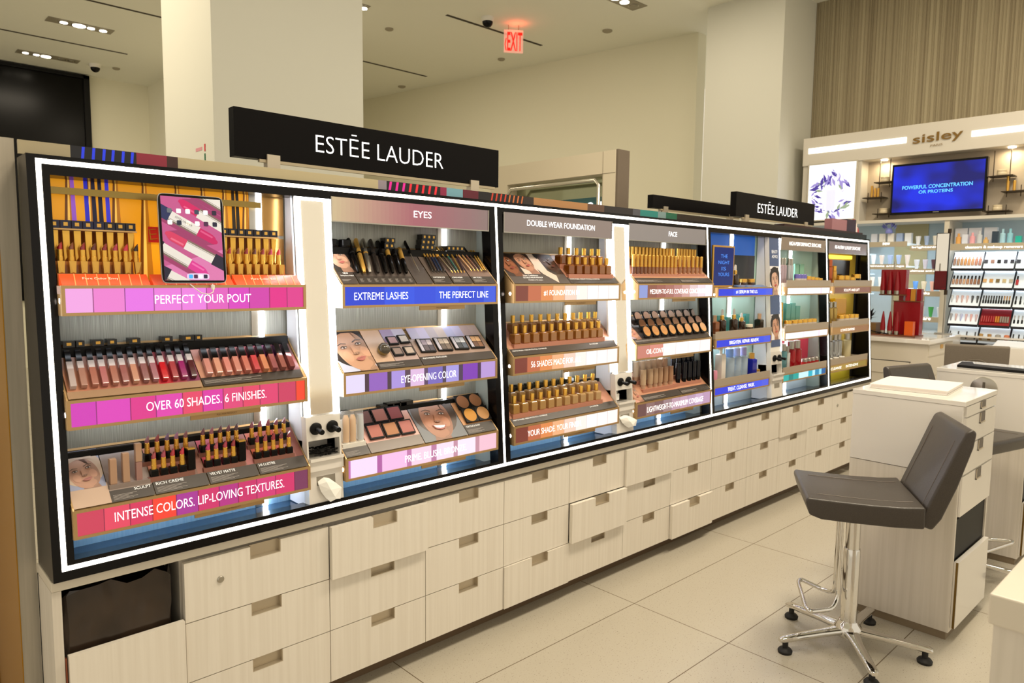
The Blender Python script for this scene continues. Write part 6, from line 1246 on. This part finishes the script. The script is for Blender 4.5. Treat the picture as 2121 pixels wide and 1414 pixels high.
SPEC = {(0, 0): ('bottle', ['#7c5848', '#8c6848', '#a07038', '#b07838', '#b07c48', '#b08058', '#a87058', '#a06858']), (0, 1): ('pal', ['#404048', '#8c6c60', '#18181c', '#3c3c44', '#303038']), (0, 2): ('pal', ['#30343c', '#202228', '#404048']),
        (1, 0): ('fnd', ['#a07858', '#a07050', '#986848', '#c09878', '#a87448', '#8c5838', '#8c5830', '#7c4c2c']), (1, 1): ('pal', ['#d8b080', '#c89858', '#7c6c48', '#c8b890', '#b8b4a8']), (1, 2): ('fnd', ['#b02c34', '#202028', '#303038', '#404048']),
        (2, 0): ('tube', ['#b8c0c8', '#d0b0b0', '#c8a8a8', '#d8b8b8', '#303038', '#28282c']), (2, 1): ('lip', ['#1c1818']*8+['#b08858']*3), (2, 2): ('lip', ['#141418']*7),
        (3, 0): ('tube', ['#8c9098', '#c8a8a8', '#b0b8e0', '#d0b0b8', '#d8a8a8', '#c8b0b8']), (3, 1): ('redlip', ['#a01018']*6+['#c07818']*2+['#8c8078']*4), (3, 2): ('lip', ['#b0b0b4']*6+['#a02030']*2),
        (4, 0): ('lip', ['#141418']*4), (4, 1): ('big', ['#b08c50', '#a88048', '#98948c', '#c87850']), (4, 2): ('lip', ['#101014']*6)}
for r_ in range(5):
    for c_ in range(3):
        y0, y1 = colsy[c_]; z = rows[r_]; yc = (y0+y1)/2; w = (y0-y1)/2
        kind, cl = SPEC[r_, c_]
        what = {'bottle': 'amber bottles', 'pal': 'palettes', 'fnd': 'foundations', 'tube': 'tubes', 'lip': 'small wands', 'redlip': 'red cases', 'big': 'large pots'}[kind]
        tn_ = '%s %s' % (rn[r_], cn[c_])
        t = thing('slanted_tray', 'slanted black edged tray of %s, %s on the skincare wall' % (what, tn_), 'tray', (0, 0, 0), 0, 'slanted trays of the skincare wall')
        a0 = tslope(z, 0); a1 = tslope(z, 1)
        MB().poly([(a0[0], y0, a0[1]), (a0[0], y1, a0[1]), (a1[0], y1, a1[1]), (a1[0], y0, a1[1])]).poly([(a0[0]+.01, y0, a0[1]-.002), (a0[0]+.01, y1, a0[1]-.002), (a1[0]+.01, y1, a1[1]-.002), (a1[0]+.01, y0, a1[1]-.002)]).build('insert', TRW if kind != 'redlip' else P('tray_red', '#8c1018', .3, 0, .1), t)
        e = MB()
        e.box(a0[0]-.006, y1, z-.022, a0[0]+.02, y0, z)
        for yy in (y0, y1): e.prism([(a0[0]-.004, a0[1]-.004), (a0[0]-.004, a0[1]+.006), (a1[0]-.004, a1[1]+.006), (a1[0]+.01, a1[1]-.004)], 'y', yy-.003, yy+.003)
        e.build('edge', TRB, t)
        MB().box(a1[0]-.012, y1+.004, a1[1]+.001, a1[0]-.004, y0-.004, a1[1]+.006).build('light_strip', P('tray_led', '#ffffff', .5, 0, 2.5, ecol='#e4f0ff'), t)
        n = len(cl)
        for k, c in enumerate(cl):
            y = y0-.02-(y0-y1-.04)*k/max(1, n-1); p = tslope(z, .18, .004); m_ = P('tp_'+c, c, .25)
            M_ = Matrix.Translation((p[0], y, p[1])) @ Matrix.Rotation(math.radians(20), 4, 'Y')
            nmk = {'bottle': ('foundation_bottle', 'bottle'), 'fnd': ('foundation_bottle', 'bottle'), 'pal': ('palette', 'palette'), 'tube': ('cream_tube', 'cream tube'), 'lip': ('lip_wand', 'lip wand'), 'redlip': ('lipstick_case', 'lipstick case'), 'big': ('cream_pot', 'cream pot')}[kind]
            mb = MB(); ml_ = [m_, BLACKM]
            if kind == 'bottle': mb.lathe([(.011, 0), (.011, .06), (.005, .065), (.005, .082)], 10, M_)
            elif kind == 'fnd': mb.lathe([(.011, 0), (.011, .045), (.007, .048, 0), (.007, .080, 1), (.006, .081, 1)], 10, M_)
            elif kind == 'pal': mb.box(-.002, -.014, .02, .004, .014, .052, 0, M_)
            elif kind == 'tube': mb.lathe([(.005, 0), (.006, .01), (.011, .06), (.010, .065)], 10, M_)
            elif kind == 'lip': mb.lathe([(.007, 0, 1), (.007, .03, 1), (.005, .032, 0), (.006, .07, 0)], 10, M_)
            elif kind == 'redlip': mb.lathe([(.008, 0), (.008, .055)], 10, M_)
            else: mb.lathe([(.012, 0), (.022 if k > 1 else .014, .02), (.022 if k > 1 else .016, .05), (.018, .055)], 14, M_)
            tag(mb.build(nmk[0], ml_, smooth=.6), '%s in the %s slanted tray of the skincare wall, %s from the left' % (nmk[1], tn_, ORD[k]), nmk[1], 'goods on the slanted trays')
tag(MB().box(5.95, -1.25, .0, 6.19, -.42, .90).build('drawer_cabinet', GLOSSW, bev=.003), 'low white cabinet before the slanted trays, white folder on top', 'cabinet')
tag(MB().prism([(5.99, .9005), (6.15, .9005), (6.15, .945), (5.99, .906)], 'y', -1.1, -.50).build('sloped_folder', P('folder_white', '#e6e8ea', .3)), 'white sloped folder on the low white cabinet', 'folder')
